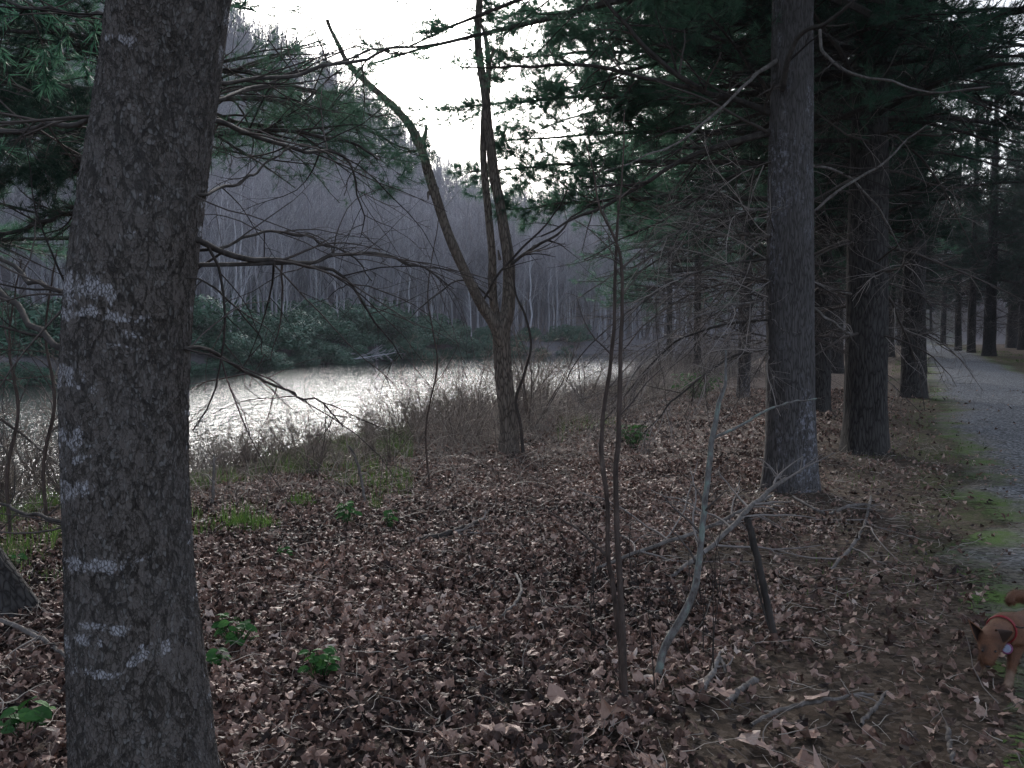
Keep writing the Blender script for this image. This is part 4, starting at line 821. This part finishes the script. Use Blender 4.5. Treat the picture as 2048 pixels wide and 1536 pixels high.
x, y = wedge(60000, 25, 70, g); q_ = qpath(x, y); m_ = (q_ > 3.6) & (q_ < 5.6) & (vnoise(x * .4, y * .3, 25) > .0); x, y = x[m_], y[m_]; n = len(x)
blades(mb, x, y, g.uniform(.03, .09, n), np.full(n, .02), g)
x, y = region(230000, 5.5, 17, 2.5, 7.2, g); m_ = (vnoise(x * 1.3, y * 1.3, 31) + .4 * vnoise(x * 5, y * 5, 32) > -.05 + .35 * sstep(5.8, 7.2, nearb(x, y))) & (x / y * FPX < -200) & (g.random(len(x)) < .6); x, y = x[m_], y[m_]; n = len(x)
blades(mb, x, y, g.uniform(.03, .2, n) * (1 + .8 * vnoise(x * 2, y * 2, 5)), np.full(n, .005), g)
x, y = region(40000, 11, 26, 3.5, 7, g); m_ = (vnoise(x * .6, y * .6, 41) > .1) & (x > .05 * y); x, y = x[m_], y[m_]; n = len(x)
blades(mb, x, y, g.uniform(.05, .2, n), np.full(n, .007), g, np.clip(g.normal(.6, .2, n), 0, 1))
tag(mb.build('grass', MAT['grass'], smooth=False), kind='stuff')
# low green plants, each one its own
def herb(px, py, wpx, label, nl=18, lr=.035, h=.1, grassy=False, seed=1, name='green_plant'):
    g = np.random.default_rng(seed); b = gp(px, py); w_ = wpx / 2 / FPX * b[1]; mb = MB()
    if grassy:
        n = nl; a = g.uniform(0, 6.28, n); r = w_ * np.sqrt(g.random(n)); blades(mb, b[0] + np.cos(a) * r, b[1] + np.sin(a) * r, g.uniform(.25, 1, n) * h * (1.1 - .75 * r / w_), np.full(n, .006), g, np.clip(g.normal(.6, .2, n), 0, 1))
    else:
        V2, F2 = leaf_t(1)
        for k in range(nl):
            a = g.uniform(0, 6.28); r = w_ * math.sqrt(g.random()); cx_, cy_ = b[0] + math.cos(a) * r, b[1] + math.sin(a) * r * .7; z = gz(cx_, cy_) + h * g.uniform(.35, 1); s = lr * g.uniform(.6, 1.2)
            nrm = norm(np.array([math.cos(a) * .5 + g.normal(0, .3), math.sin(a) * .5 - .25 + g.normal(0, .3), 1.0])); t1 = norm(np.cross(nrm, [0, 1, .1])); t2 = np.cross(nrm, t1)
            P = np.array([cx_, cy_, z]) + s * (V2[:, :1] * .95 * t1 + V2[:, 1:] * t2 * 1.15) + (-.25 * s * (V2 ** 2).sum(1) + .25 * s * np.abs(V2[:, 1]))[:, None] * nrm
            mb.add(P, F2, 0, np.clip(g.normal(.5, .2), 0, 1))
            Pq = resamp(np.array([[b[0] + .3 * (cx_ - b[0]), b[1] + .3 * (cy_ - b[1]), gz(b[0], b[1])], [(b[0] + cx_) / 2, (b[1] + cy_) / 2, z * .6], [cx_, cy_, z]]), 6)[None]; V, F = tubes(Pq, np.full((1, 6), .0018), 4); mb.add(V, F, 0, .3)
    tag(mb.build(name, MAT['grass' if grassy else 'herb'], smooth=False, loc=(b[0], b[1], 0)), label, 'plant')
herb(50, 1475, 130, 'largest broad leaved green plant, in the lower left corner beside the scaly trunk', 16, .048, .12, seed=1)
herb(474, 1305, 80, 'lush green plant with rounded leaves just right of the scaly trunk', 34, .036, .17, seed=2)
herb(436, 1342, 50, 'small green plant touching the right side of the scaly trunk foot', 14, .036, .1, seed=3)
herb(640, 1362, 70, 'dark green rosette alone in the leaves between scaly trunk and saplings', 34, .03, .13, seed=4)
herb(697, 1055, 52, 'bright green herb at the edge of the bank brush', 34, .035, .2, seed=5)
herb(780, 1060, 26, 'small bright green sprig right of the bank herb', 14, .03, .16, seed=6)
herb(573, 1122, 36, 'tiny yellowish green plant in the middle of the litter', 14, .026, .09, seed=7)
herb(500, 1062, 120, 'tall tuft of bright green grass at the edge of the leaves', 340, .03, .27, True, seed=8, name='grass_tuft')
herb(605, 1010, 80, 'paler grass tuft behind, towards the river brush', 220, .03, .18, True, seed=9, name='grass_tuft')
herb(1265, 895, 70, 'yellow green clump right of the split tree in dead twigs', 110, .035, .3, seed=10)
herb(1395, 800, 110, 'dark green bushy clump far along the bank left of the twin trunk', 170, .05, .6, seed=11, name='green_bush')
herb(30, 1142, 40, 'yellow green herb by the dark leaning trunk at the left', 14, .03, .1, seed=12)

# ------------------------------------------------------------------ far bank: evergreen thicket, driftwood, pale trees and the wooded hill
def rhodo_mesh(seed, n=5200):
    g = np.random.default_rng(seed); mb = MB()
    C = []; 
    for k in range(9): C.append([g.normal(0, .95), g.normal(0, .8), g.uniform(.3, 1.9)])
    C = np.array(C); c = C[g.integers(0, 9, n)]; d = norm(g.normal(0, 1, (n, 3))); r = g.uniform(.72, 1.02, (n, 1)) * np.array([.85, .85, .62]); P = c + d * r; P[:, 2] = np.abs(P[:, 2])
    nd = norm(d + g.normal(0, .5, d.shape) + np.array([0, 0, .35])); t1 = norm(np.cross(nd, g.normal(0, 1, nd.shape))); t2 = np.cross(nd, t1); L = g.uniform(.08, .15, (n, 1)); Wd = L * .32
    V = np.stack([P - t1 * L, P + t2 * Wd, P + t1 * L, P - t2 * Wd], 1).reshape(-1, 3); mb.add(V, np.arange(4 * n).reshape(-1, 4), 0, np.repeat(np.clip(g.normal(.5, .24, n), 0, 1), 4))
    k = 14; P0, R0 = limbs_batch(np.zeros(k), g.uniform(1.2, 2.4, k), g.uniform(.6, 3, k), np.zeros(k), 6, np.full(k, .03), g, None, .15); V, F = tubes(P0, R0, 4); mb.add(V, F, 1, .2)
    o = mb.build('evergreen_bush', [MAT['rhodo'], MAT['twig']], smooth=False); d = o.data; bpy.data.objects.remove(o); return d
RH = [rhodo_mesh(400 + k) for k in range(3)]
gr = np.random.default_rng(21); c = 0; RHP = []
def farpos(px, f0):
    """point on the far bank in the direction of a pixel column, f0 metres inland"""
    tx = (px - 1024) / FPX; y = np.linspace(20, 200, 3600); f = farb(tx * y, y); k = int(np.argmax(f > f0)); return tx * y[k], y[k]
for px, f0, s in [(395, 1.5, 1.2), (430, 4, 1.4), (480, 1.2, 1.0), (520, 2.2, 1.1), (545, .9, 1.0), (580, 1.2, 1.4), (610, 3, 1.7), (640, .9, 1.3), (665, 2.5, 1.7), (700, 1.0, 1.5), (735, 1.5, 1.7), (770, .9, 1.5), (800, 2.2, 1.8), (830, 1.0, 1.5), (860, 1.4, 1.5), (890, .8, 1.2), (920, .9, 1.0), (560, 6, 1.6), (620, 7, 1.7), (690, 7, 1.9), (750, 7, 2.0), (820, 7, 1.8), (880, 5, 1.4), (500, 7, 1.4), (450, 9, 1.3), (400, 7, 1.5), (340, 3, 1.6), (300, 2, 1.5), (240, 2, 1.5), (120, 2, 1.4), (60, 2, 1.5), (20, 3, 1.4), (960, 1.0, .8), (1000, 1.0, .9), (1060, 1.0, .8), (1120, 1, .9), (1180, 1, 1.0), (660, 12, 1.6), (780, 13, 1.6), (540, 13, 1.4)] + [(p_, -.35, .62 + .25 * math.sin(p_ * .7)) for p_ in list(range(385, 975, 17)) + [0, 40, 80, 1000, 1040, 1085, 1130]]:
    x, y = farpos(px + gr.uniform(-8, 8), f0); o = bpy.data.objects.new('evergreen_bush', RH[c % 3]); COL.objects.link(o); s2 = s * gr.uniform(.8, 1.1)
    o.location = (x, y, gz(x, y) - .15); o.scale = (s2 * 1.1, s2 * 1.1, s2 * gr.uniform(.75, 1)); o.rotation_euler = (0, 0, gr.uniform(0, 6)); c += 1; RHP.append((x, y))
    lb_ = 'low evergreen bush hanging over the water line of the far bank' if f0 < 0 else ('rounded evergreen bush in the front of the far bank thicket' if f0 < 4 else 'evergreen bush higher up the far bank, behind the front thicket'); tag(o, lb_, 'bush', 'evergreen bushes, ' + ('water line' if f0 < 0 else 'front of the thicket' if f0 < 4 else 'behind the thicket'))
def bare_mesh(seed, H, r, n1, n2, n3, pale, K1=6, sides=5):
    g = np.random.default_rng(seed); mb = MB()
    P0 = np.zeros((1, 10, 3)); P0[0, :, 2] = np.linspace(-.3, H, 10); P0[0, :, 0] = np.cumsum(g.normal(0, .10, 10)); P0[0, :, 1] = np.cumsum(g.normal(0, .10, 10)); R0 = r * np.linspace(1, .12, 10)[None]
    V, F = tubes(P0, R0, sides); mb.add(V, F, 0, pale)
    P1, R1 = grow(P0, R0, n1, .38, t0=.25, ang=34, flat=1.5, bend=.05, wig=.1, K=K1, r0=.5, rmin=.018, rr=g, taperlen=.7); V, F = tubes(P1, R1, 3); mb.add(V, F, 0, pale * .9)
    P2, R2 = grow(P1, R1, n2, .5, t0=.2, ang=36, flat=1.0, bend=.05, wig=.12, K=4, r0=.6, rmin=.012, rr=g); V, F = tubes(P2, R2, 3); mb.add(V, F, 0, np.repeat(g.uniform(.2, .8, len(P2)), 12))
    if n3: P3, R3 = grow(P2, R2, n3, .55, t0=.2, ang=38, flat=1.0, bend=.04, wig=.12, K=3, r0=.7, rmin=.009, rr=g); V, F = tubes(P3, R3, 3); mb.add(V, F, 0, np.repeat(g.uniform(.2, .9, len(P3)), 9))
    return mb
BT = []
for k in range(6):
    o = bare_mesh(500 + k, [13, 15, 11, 14, 16, 12][k], [.13, .16, .10, .12, .18, .11][k], 24, 6, 4, [.6, .4, .85, .5, .35, .95][k]).build('bare_tree', MAT['hill_bark']); BT.append(o.data); bpy.data.objects.remove(o)
gt = np.random.default_rng(33); cand = []
gy = gt.uniform(25, 215, 40000); gx_ = gt.uniform(-150, 70, 40000); gf = farb(gx_, gy); gpx = 1024 + gx_ / gy * FPX
ok = (gf > 1) & (gf < 88) & (gpx > -150) & (gpx < 1500) & (gt.random(40000) > (gf - 55) / 60)
cand = list(zip(gx_[ok], gy[ok], gf[ok]))[:3300]
cand.sort(key=lambda c_: math.hypot(c_[0], c_[1]) - (0 if -50 < 1024 + c_[0] / c_[1] * FPX < 1400 else -60))
for x, y, f in cand[:298]:
    bv = int(gt.integers(0, 6)); o = bpy.data.objects.new('bare_tree', BT[bv]); COL.objects.link(o); s = gt.uniform(.6, 1.08); o.location = (x, y, gz(x, y)); o.scale = (s, s, s * gt.uniform(.9, 1.15)); o.rotation_euler = (gt.normal(0, .03), gt.normal(0, .03), gt.uniform(0, 6))
    tn_ = ['grey', 'dark slender', 'pale', 'grey', 'dark tall', 'white barked'][bv]; wh_ = 'at the foot of the slope across the river' if f < 10 else 'up the slope across the river'; tag(o, tn_ + ' bare tree among many ' + wh_, 'tree', tn_ + ' bare trees ' + wh_)
me = bpy.data.meshes.new('far_woods'); me.from_pydata([(x, y, gz(x, y)) for x, y, f in cand[298:]], [], [])
fw = bpy.data.objects.new('far_woods', me); COL.objects.link(fw); tag(fw, kind='stuff')
ng = bpy.data.node_groups.new('far_woods', 'GeometryNodeTree'); ng.interface.new_socket('Geometry', in_out='INPUT', socket_type='NodeSocketGeometry'); ng.interface.new_socket('Geometry', in_out='OUTPUT', socket_type='NodeSocketGeometry')
gi = ng.nodes.new('NodeGroupInput'); go = ng.nodes.new('NodeGroupOutput'); jn = ng.nodes.new('GeometryNodeJoinGeometry'); ix = ng.nodes.new('GeometryNodeInputIndex')
src = [next(o for o in COL.objects if o.data is m_) for m_ in BT]
for k in range(6):
    oi = ng.nodes.new('GeometryNodeObjectInfo'); oi.inputs['Object'].default_value = src[k]; oi.inputs['As Instance'].default_value = True
    ip = ng.nodes.new('GeometryNodeInstanceOnPoints'); md = ng.nodes.new('ShaderNodeMath'); md.operation = 'MODULO'; md.inputs[1].default_value = 6; cm = ng.nodes.new('FunctionNodeCompare'); cm.data_type = 'FLOAT'; cm.operation = 'EQUAL'; cm.inputs[1].default_value = k; cm.inputs[12].default_value = .1
    ng.links.new(ix.outputs[0], md.inputs[0]); ng.links.new(md.outputs[0], cm.inputs[0]); ng.links.new(cm.outputs[0], ip.inputs['Selection'])
    ng.links.new(gi.outputs[0], ip.inputs['Points']); ng.links.new(oi.outputs['Geometry'], ip.inputs['Instance'])
    rv = ng.nodes.new('FunctionNodeRandomValue'); rv.data_type = 'FLOAT_VECTOR'; rv.inputs[0].default_value = (-.05, -.05, 0); rv.inputs[1].default_value = (.05, .05, 6.28); rv.inputs['Seed'].default_value = k; ng.links.new(rv.outputs[0], ip.inputs['Rotation'])
    rs = ng.nodes.new('FunctionNodeRandomValue'); rs.data_type = 'FLOAT'; rs.inputs[2].default_value = .65; rs.inputs[3].default_value = 1.1; rs.inputs['Seed'].default_value = k + 9; ng.links.new(rs.outputs[1], ip.inputs['Scale'])
    ng.links.new(ip.outputs[0], jn.inputs[0])
ng.links.new(jn.outputs[0], go.inputs[0]); md_ = fw.modifiers.new('woods', 'NODES'); md_.node_group = ng
# pines on the ridge
for k, (px, f0, s) in enumerate([(872, 40, .55), (905, 46, .6), (935, 36, .5), (968, 44, .55), (1010, 30, .55), (1075, 36, .6), (1150, 30, .65), (1230, 26, .7), (1320, 30, .8), (560, 60, .6), (700, 58, .5)]):
    x, y = farpos(px, f0); pine((x, y, gz(x, y)), k % 3, k, s, 1, 'small dark pine on the ridge above the far woods', 'pines along the far ridge', dead=False)
# pale standing trees close to the far water
for px, f0, H, lab in [(458, 1.0, 9, 'white barked tree at the far water edge, tallest pale trunk there'), (403, 6, 12, 'short white trunk glimpsed just right of the scaly trunk across the river'), (476, 1.4, 11, 'thin pale trunk right beside the white barked tree on the far bank'), (650, 10, 10, 'slim pale trunk above the evergreen thicket')]:
    x, y = farpos(px, f0); o = bare_mesh(int(px), H, .12, 14, 5, 3, .85).build('pale_tree', MAT['hill_bark']); o.location = (x, y, gz(x, y)); tag(o, lab, 'tree')
# driftwood and leaning dead trees over the far water
gd = np.random.default_rng(44)
for k, (px, lab, el, L) in enumerate([(770, 'grey dead tree leaning down over the thicket into the far water', 1.1, 5.5), (655, 'heap of pale driftwood branches at the far water edge', .12, 4.5), (735, 'low pale driftwood snag right of the driftwood heap', .25, 3), (545, 'grey bare tree leaning over left part of the far thicket', .9, 5)]):
    x, y = farpos(px, -.3 if el < .5 else .6); mb = MB(); nst = 1 if el > .5 else 9
    for j in range(nst):
        a = gd.uniform(2.6, 3.6) if el > .5 else gd.uniform(0, 6.28); l_ = L * gd.uniform(.6, 1); e_ = el * gd.uniform(.5, 1.3)
        P = np.linspace(0, 1, 8)[None, :, None] * np.array([math.cos(a) * math.cos(e_), math.sin(a) * math.cos(e_) * .5, math.sin(e_)]) * l_ + np.cumsum(gd.normal(0, .06, (1, 8, 3)), 1) + np.array([gd.normal(0, .5) * (nst > 1), 0, .1]); r = .07 * np.linspace(1, .3, 8)[None]
        V, F = tubes(P, r, 5); mb.add(V, F, 0, .9); P1, R1 = grow(P, r, 10, .4, t0=.2, ang=40, flat=1, bend=-.02 if el < .5 else -.08, wig=.12, K=6, r0=.5, rmin=.012, rr=gd); V, F = tubes(P1, R1, 3); mb.add(V, F, 0, .95)
        P2, R2 = grow(P1, R1, 4, .5, t0=.2, ang=40, flat=1, bend=-.05, wig=.12, K=4, r0=.6, rmin=.008, rr=gd); V, F = tubes(P2, R2, 3); mb.add(V, F, 0, .9)
    o = mb.build('driftwood' if el < .5 else 'dead_tree', MAT['hill_bark']); o.location = (x, y, max(gz(x, y), WATER)); tag(o, lab, 'driftwood' if el < .5 else 'tree')
#@@DOG
# ------------------------------------------------------------------ the small brown dog nosing along the verge, on a leash
def m_fur():
    m, nt, b = newmat('short_fur'); co = coords(nt); n1 = noise(nt, coords(nt, (1, 1, .4)), 170, 4, .8); n2 = noise(nt, co, 12, 3, .6)
    c = ramp(nt, mth(nt, 'ADD', mth(nt, 'MULTIPLY', n1, .5), mth(nt, 'MULTIPLY', n2, .5)), [(.3, (.05, .019, .009)), (.5, (.13, .052, .024)), (.7, (.22, .10, .052))]).outputs[0]
    k = attr(nt); c = mix(nt, ramp(nt, k, [(.55, (0, 0, 0)), (.9, (1, 1, 1))]).outputs[0], c, (.26, .17, .12)); c = mix(nt, ramp(nt, k, [(.05, (1, 1, 1)), (.4, (0, 0, 0))]).outputs[0], c, (.018, .012, .010))
    nt.links.new(c, b.inputs['Base Color']); b.inputs['Roughness'].default_value = .75; b.inputs['Sheen Weight'].default_value = .0
    bump(nt, b, n1, .5, .003); return m
MAT['fur'] = m_fur()
def m_flat(name, c, rough=.5, metal=0.0):
    m, nt, b = newmat(name); n1 = noise(nt, coords(nt), 90, 3, .6); nt.links.new(ramp(nt, n1, [(.3, tuple(v * .75 for v in c)), (.7, c)]).outputs[0], b.inputs['Base Color']); b.inputs['Roughness'].default_value = rough; b.inputs['Metallic'].default_value = metal; return m
MAT['red'] = m_flat('red_webbing', (.28, .012, .018)); MAT['tagm'] = m_flat('white_cloth', (.30, .32, .45)); MAT['purple'] = m_flat('magenta_trim', (.22, .03, .13)); MAT['black'] = m_flat('black_webbing', (.012, .012, .013)); MAT['nose'] = m_flat('wet_nose', (.02, .012, .012), .25); MAT['dkfur'] = m_flat('dark_ear_fur', (.045, .022, .015), .8); MAT['steel'] = m_flat('steel', (.5, .48, .42), .3, 1)
dp = gp(1985, 1362); dog = empty('dog', (dp[0], dp[1], 0), 'small short haired reddish brown dog with red collar, head down by the path', 'dog')
sk = {  # name: (px, py, depth, radius)
 'rump': (2092, 1250, 4.52, .066), 'mid': (2060, 1248, 4.36, .068), 'chest': (2022, 1268, 4.16, .068), 'sh': (2007, 1256, 4.10, .062),
 'neck': (1996, 1264, 4.03, .047), 'skull': (1981, 1280, 3.955, .056), 'brow': (1978, 1298, 3.92, .043), 'muz': (1977, 1316, 3.895, .027), 'tip': (1976, 1334, 3.88, .019),
 'lsh': (1985, 1290, 4.11, .034), 'lel': (1968, 1312, 4.15, .023), 'lwr': (1958, 1338, 4.17, .0125), 'lpa': (1956, 1350, 4.16, .0145), 'lto': (1953, 1353, 4.12, .012),
 'rsh': (2030, 1294, 4.12, .036), 'rel': (2027, 1318, 4.09, .024), 'rwr': (2020, 1350, 4.04, .0135), 'rpa': (2017, 1366, 4.01, .0155), 'rto': (2012, 1371, 3.97, .013),
 'hth': (2112, 1282, 4.44, .045), 'hkn': (2092, 1306, 4.34, .028), 'hho': (2112, 1325, 4.42, .014), 'hpa': (2104, 1347, 4.38, .013), 'hto': (2097, 1349, 4.33, .012),
 'gth': (2092, 1282, 4.58, .045), 'gkn': (2070, 1300, 4.50, .028), 'gho': (2086, 1315, 4.60, .014), 'gpa': (2078, 1333, 4.55, .013), 'gto': (2072, 1335, 4.50, .012),
 't0': (2088, 1220, 4.56, .024), 't1': (2070, 1203, 4.54, .024), 't2': (2048, 1194, 4.52, .026), 't3': (2030, 1190, 4.50, .026), 't4': (2018, 1198, 4.48, .022), 't5': (2022, 1210, 4.47, .016)}
ed = [('rump', 'mid'), ('mid', 'chest'), ('chest', 'sh'), ('sh', 'neck'), ('neck', 'skull'), ('skull', 'brow'), ('brow', 'muz'), ('muz', 'tip'), ('chest', 'lsh'), ('lsh', 'lel'), ('lel', 'lwr'), ('lwr', 'lpa'), ('lpa', 'lto'), ('chest', 'rsh'), ('rsh', 'rel'), ('rel', 'rwr'), ('rwr', 'rpa'), ('rpa', 'rto'),
 ('rump', 'hth'), ('hth', 'hkn'), ('hkn', 'hho'), ('hho', 'hpa'), ('hpa', 'hto'), ('rump', 'gth'), ('gth', 'gkn'), ('gkn', 'gho'), ('gho', 'gpa'), ('gpa', 'gto'), ('rump', 't0'), ('t0', 't1'), ('t1', 't2'), ('t2', 't3'), ('t3', 't4'), ('t4', 't5')]
nm = list(sk); vs = []
for n_ in nm:
    v = at(*sk[n_][:3]); 
    if n_.endswith(('pa', 'to')): v[2] = max(sk[n_][3] * .85, .012) + .012
    vs.append(v)
DPOS = dict(zip(nm, vs))
me = bpy.data.meshes.new('body'); me.from_pydata([tuple(v - np.array(dog.location)) for v in vs], [(nm.index(a), nm.index(b)) for a, b in ed], []); me.materials.append(MAT['fur'])
ob = bpy.data.objects.new('body', me); COL.objects.link(ob); ob.parent = dog
smod = ob.modifiers.new('skin', 'SKIN'); smod.use_smooth_shade = True
if not me.skin_vertices: 
    bpy.context.view_layer.objects.active = ob
for k, n_ in enumerate(nm):
    me.skin_vertices[0].data[k].radius = (sk[n_][3] * 1.12, sk[n_][3] * 1.12); me.skin_vertices[0].data[k].use_root = (n_ == 'rump')
sb = ob.modifiers.new('sub', 'SUBSURF'); sb.levels = 3; sb.render_levels = 3
bpy.context.view_layer.update()
ev = ob.evaluated_get(bpy.context.evaluated_depsgraph_get()); m2 = bpy.data.meshes.new_from_object(ev); m2.name = 'body'
co = np.empty(len(m2.vertices) * 3); m2.vertices.foreach_get('co', co); co = co.reshape(-1, 3) + np.array(dog.location)
k_ = np.full(len(co), .5)
def near(nm_, r): return np.exp(-(np.linalg.norm(co - DPOS[nm_], axis=1) / r) ** 2)
for nn, r_ in (('lpa', .035), ('rpa', .035), ('rto', .03), ('lto', .03), ('hpa', .03), ('rwr', .02)): k_ = k_ + .5 * near(nn, r_)
k_ = k_ - .28 * near('skull', .06) - .2 * near('tip', .03) - .35 * np.exp(-(np.linalg.norm(co - at(1966, 1296, 3.9), axis=1) / .018) ** 2) - .35 * np.exp(-(np.linalg.norm(co - at(1992, 1296, 3.9), axis=1) / .018) ** 2) - .2 * near('t4', .04) - .3 * near('t1', .05)
a_ = m2.attributes.new('v', 'FLOAT', 'POINT'); a_.data.foreach_set('value', np.clip(k_, 0, 1))
n1_ = vnoise(co[:, 0] * 160, co[:, 1] * 160, co[:, 2] * 160) * .0008
m2.vertices.foreach_set('co', (co - np.array(dog.location) + n1_[:, None]).ravel())
ob.modifiers.clear(); ob.data = m2
if not m2.materials: m2.materials.append(MAT['fur'])
tri = np.random.default_rng(8).integers(0, len(co), 26000); nv_ = np.empty(len(m2.vertices) * 3); m2.vertices.foreach_get('normal', nv_); nv_ = nv_.reshape(-1, 3)[tri]
gf2 = np.random.default_rng(9); hb = co[tri] + gf2.normal(0, .0015, (26000, 3)); back_ = norm(DPOS['rump'] - DPOS['tip']); hd = norm(nv_ * .55 + back_ * .7 + np.array([0, 0, -.35]) + gf2.normal(0, .25, nv_.shape)); tl_ = 1 + 1.3 * (np.linalg.norm(hb - DPOS['t3'], axis=1) < .09)
hw = norm(np.cross(hd, gf2.normal(0, 1, hd.shape))) * .0007; Vh = np.stack([hb - hw, hb + hw, hb + hd * (.009 * tl_ * gf2.uniform(.6, 1.2, 26000))[:, None]], 1).reshape(-1, 3)
fo = MB().add(Vh, np.arange(78000).reshape(-1, 3), 0, np.repeat(np.clip(k_[tri], 0, 1), 3)).build('hair', MAT['fur'], loc=dog.location); fo.parent = dog; fo.location = (0, 0, 0)
def ear(pl, thick=.004):
    """cupped triangular ear: rim points around a hollow"""
    P = np.array([at(*q_) for q_ in pl]); K = 9; mb = MB(); a, tip_, b = P[0], P[1], P[2]; back = P[3] - (a + b) / 2
    rows = []
    for t in np.linspace(0, 1, K):
        w_ = (1 - t) ** .8; c0 = a * (1 - t) + tip_ * t; c1 = b * (1 - t) + tip_ * t
        rows.append([c0 * (1 - s) + c1 * s + back * (math.sin(s * math.pi) * w_ * 1.0) + (c1 - c0) * (.12 * math.sin(math.pi * t)) * (2 * s - 1) for s in np.linspace(0, 1, 9)])
    V = np.array(rows); nrm = norm(np.cross(tip_ - a, b - a)); V2 = V + nrm * thick; i = np.arange(K - 1)[:, None] * 9 + np.arange(8)[None]; F = np.stack([i, i + 1, i + 10, i + 9], -1).reshape(-1, 4)
    mb.add(V, F, 0); mb.add(V2, F[:, ::-1], 0)
    rim = np.concatenate([V[:, 0], V[::-1, -1]]); mb.add(*tubes(rim[None], np.full((1, len(rim)), thick * .7), 6), 1)
    o = mb.build('ear', [MAT['dkfur'], MAT['fur']], loc=dog.location); o.parent = dog; o.location = (0, 0, 0); return o
ear([(1954, 1282, 3.95), (1937, 1240, 3.97), (1968, 1266, 3.96), (1966, 1268, 4.01)])
ear([(1989, 1262, 3.90), (2027, 1264, 3.87), (2006, 1286, 3.90), (1996, 1262, 3.86)])
def blob(name, c, r, mat, sc=(1, 1, 1), seg=14):
    import bmesh
    bm = bmesh.new(); bmesh.ops.create_uvsphere(bm, u_segments=seg, v_segments=seg, radius=r); me = bpy.data.meshes.new(name); bm.to_mesh(me); bm.free(); me.materials.append(mat)
    for p_ in me.polygons: p_.use_smooth = True
    o = bpy.data.objects.new(name, me); COL.objects.link(o); o.parent = dog; o.location = Vector(c) - dog.location; o.scale = sc; return o
for ex in (1965, 1991):
    o_ = np.array([0, 0, CAMZ]); d_ = norm(ray(ex, 1301)); w2 = co - o_; tt_ = w2 @ d_; off = np.linalg.norm(w2 - tt_[:, None] * d_, axis=1); kk = np.where(off < .006)[0]; ev_ = co[kk[np.argmin(tt_[kk])]]; blob('eye', ev_ + d_ * .003, .0062, MAT['nose'])
nv = co[np.argmin(co @ np.array([0, .5, .85]) + 3 * np.linalg.norm(co - DPOS['tip'], axis=1))]; blob('nose', nv, .010, MAT['nose'], (1.1, .8, .8))
# red collar with its round badge
ax = norm(DPOS['skull'] - DPOS['sh']); c0 = DPOS['sh'] * .62 + DPOS['neck'] * .38; uu = norm(np.cross(ax, [0, 0, 1.])); ww = np.cross(uu, ax)
tt = np.linspace(0, 2 * math.pi, 49); mb = MB(); rr0 = .061
for off in (-.006, 0, .006): mb.add(*tubes((c0 + ax * off + rr0 * (np.cos(tt)[:, None] * uu + np.sin(tt)[:, None] * ww))[None], np.full((1, 49), .0035), 8), 0)
cl = mb.build('collar', MAT['red'], loc=dog.location); cl.parent = dog; cl.location = (0, 0, 0)
bc = at(2013, 1297, 3.99); mb = MB()
tn = norm(np.array([-.35, -.85, .3])); t1 = norm(np.cross(tn, [0, 0, 1.])); t2 = np.cross(t1, tn); a = np.linspace(0, 2 * math.pi, 25)[:-1]
def disc(c, r1, r2, th, mat):
    top = c + tn * th + r1 * (np.cos(a)[:, None] * t1 + 1.0 * np.sin(a)[:, None] * t2); bot = c + r2 * (np.cos(a)[:, None] * t1 + np.sin(a)[:, None] * t2); V = np.vstack([top, bot, [c + tn * th * 1.2]]); n = 24; i = np.arange(n); j = (i + 1) % n
    mb.add(V, np.stack([i, i + n, j + n, j], -1), mat); mb.add(V, np.stack([i, j, i * 0 + 2 * n], -1), mat)
disc(bc, .023, .025, .004, 1); disc(bc + tn * .004, .017, .018, .004, 0)
bd_ = mb.build('badge', [MAT['tagm'], MAT['purple']], loc=dog.location); bd_.parent = cl; bd_.location = (0, 0, 0)
# leash running out of view to the right
Pl = resamp(np.array([at(2010, 1243, 4.08), at(2022, 1247, 4.06), at(2048, 1255, 4.0), at(2110, 1230, 3.9), at(2250, 1050, 3.6), at(2400, 700, 3.2)]), 60)[None]
mb = MB(); mb.add(*tubes(Pl[:, 8:], np.full((1, 52), .0035), 8), 0); mb.add(*tubes(Pl[:, :9], np.full((1, 9), .0028), 8), 1)
tag(mb.build('leash', [MAT['black'], MAT['steel']]), 'black dog leash with metal clip leading off to the right', 'leash')
# haze hanging in the valley
def m_haze():
    m = bpy.data.materials.new('haze'); m.use_nodes = True; nt = m.node_tree; nt.nodes.clear(); o = nt.nodes.new('ShaderNodeOutputMaterial'); v = nt.nodes.new('ShaderNodeVolumePrincipled')
    v.inputs['Color'].default_value = (.82, .84, .95, 1); v.inputs['Density'].default_value = .0005; v.inputs['Anisotropy'].default_value = .1; nt.links.new(v.outputs[0], o.inputs['Volume']); return m
lo, hi = np.array([-245, -65, -5.]), np.array([245, 305, 75.])
V = np.array([[x, y, z] for z in (lo[2], hi[2]) for y in (lo[1], hi[1]) for x in (lo[0], hi[0])]); F = np.array([[0, 2, 3, 1], [4, 5, 7, 6], [0, 1, 5, 4], [2, 6, 7, 3], [0, 4, 6, 2], [1, 3, 7, 5]])
tag(MB().add(V, F).build('haze', m_haze(), smooth=False), kind='stuff')
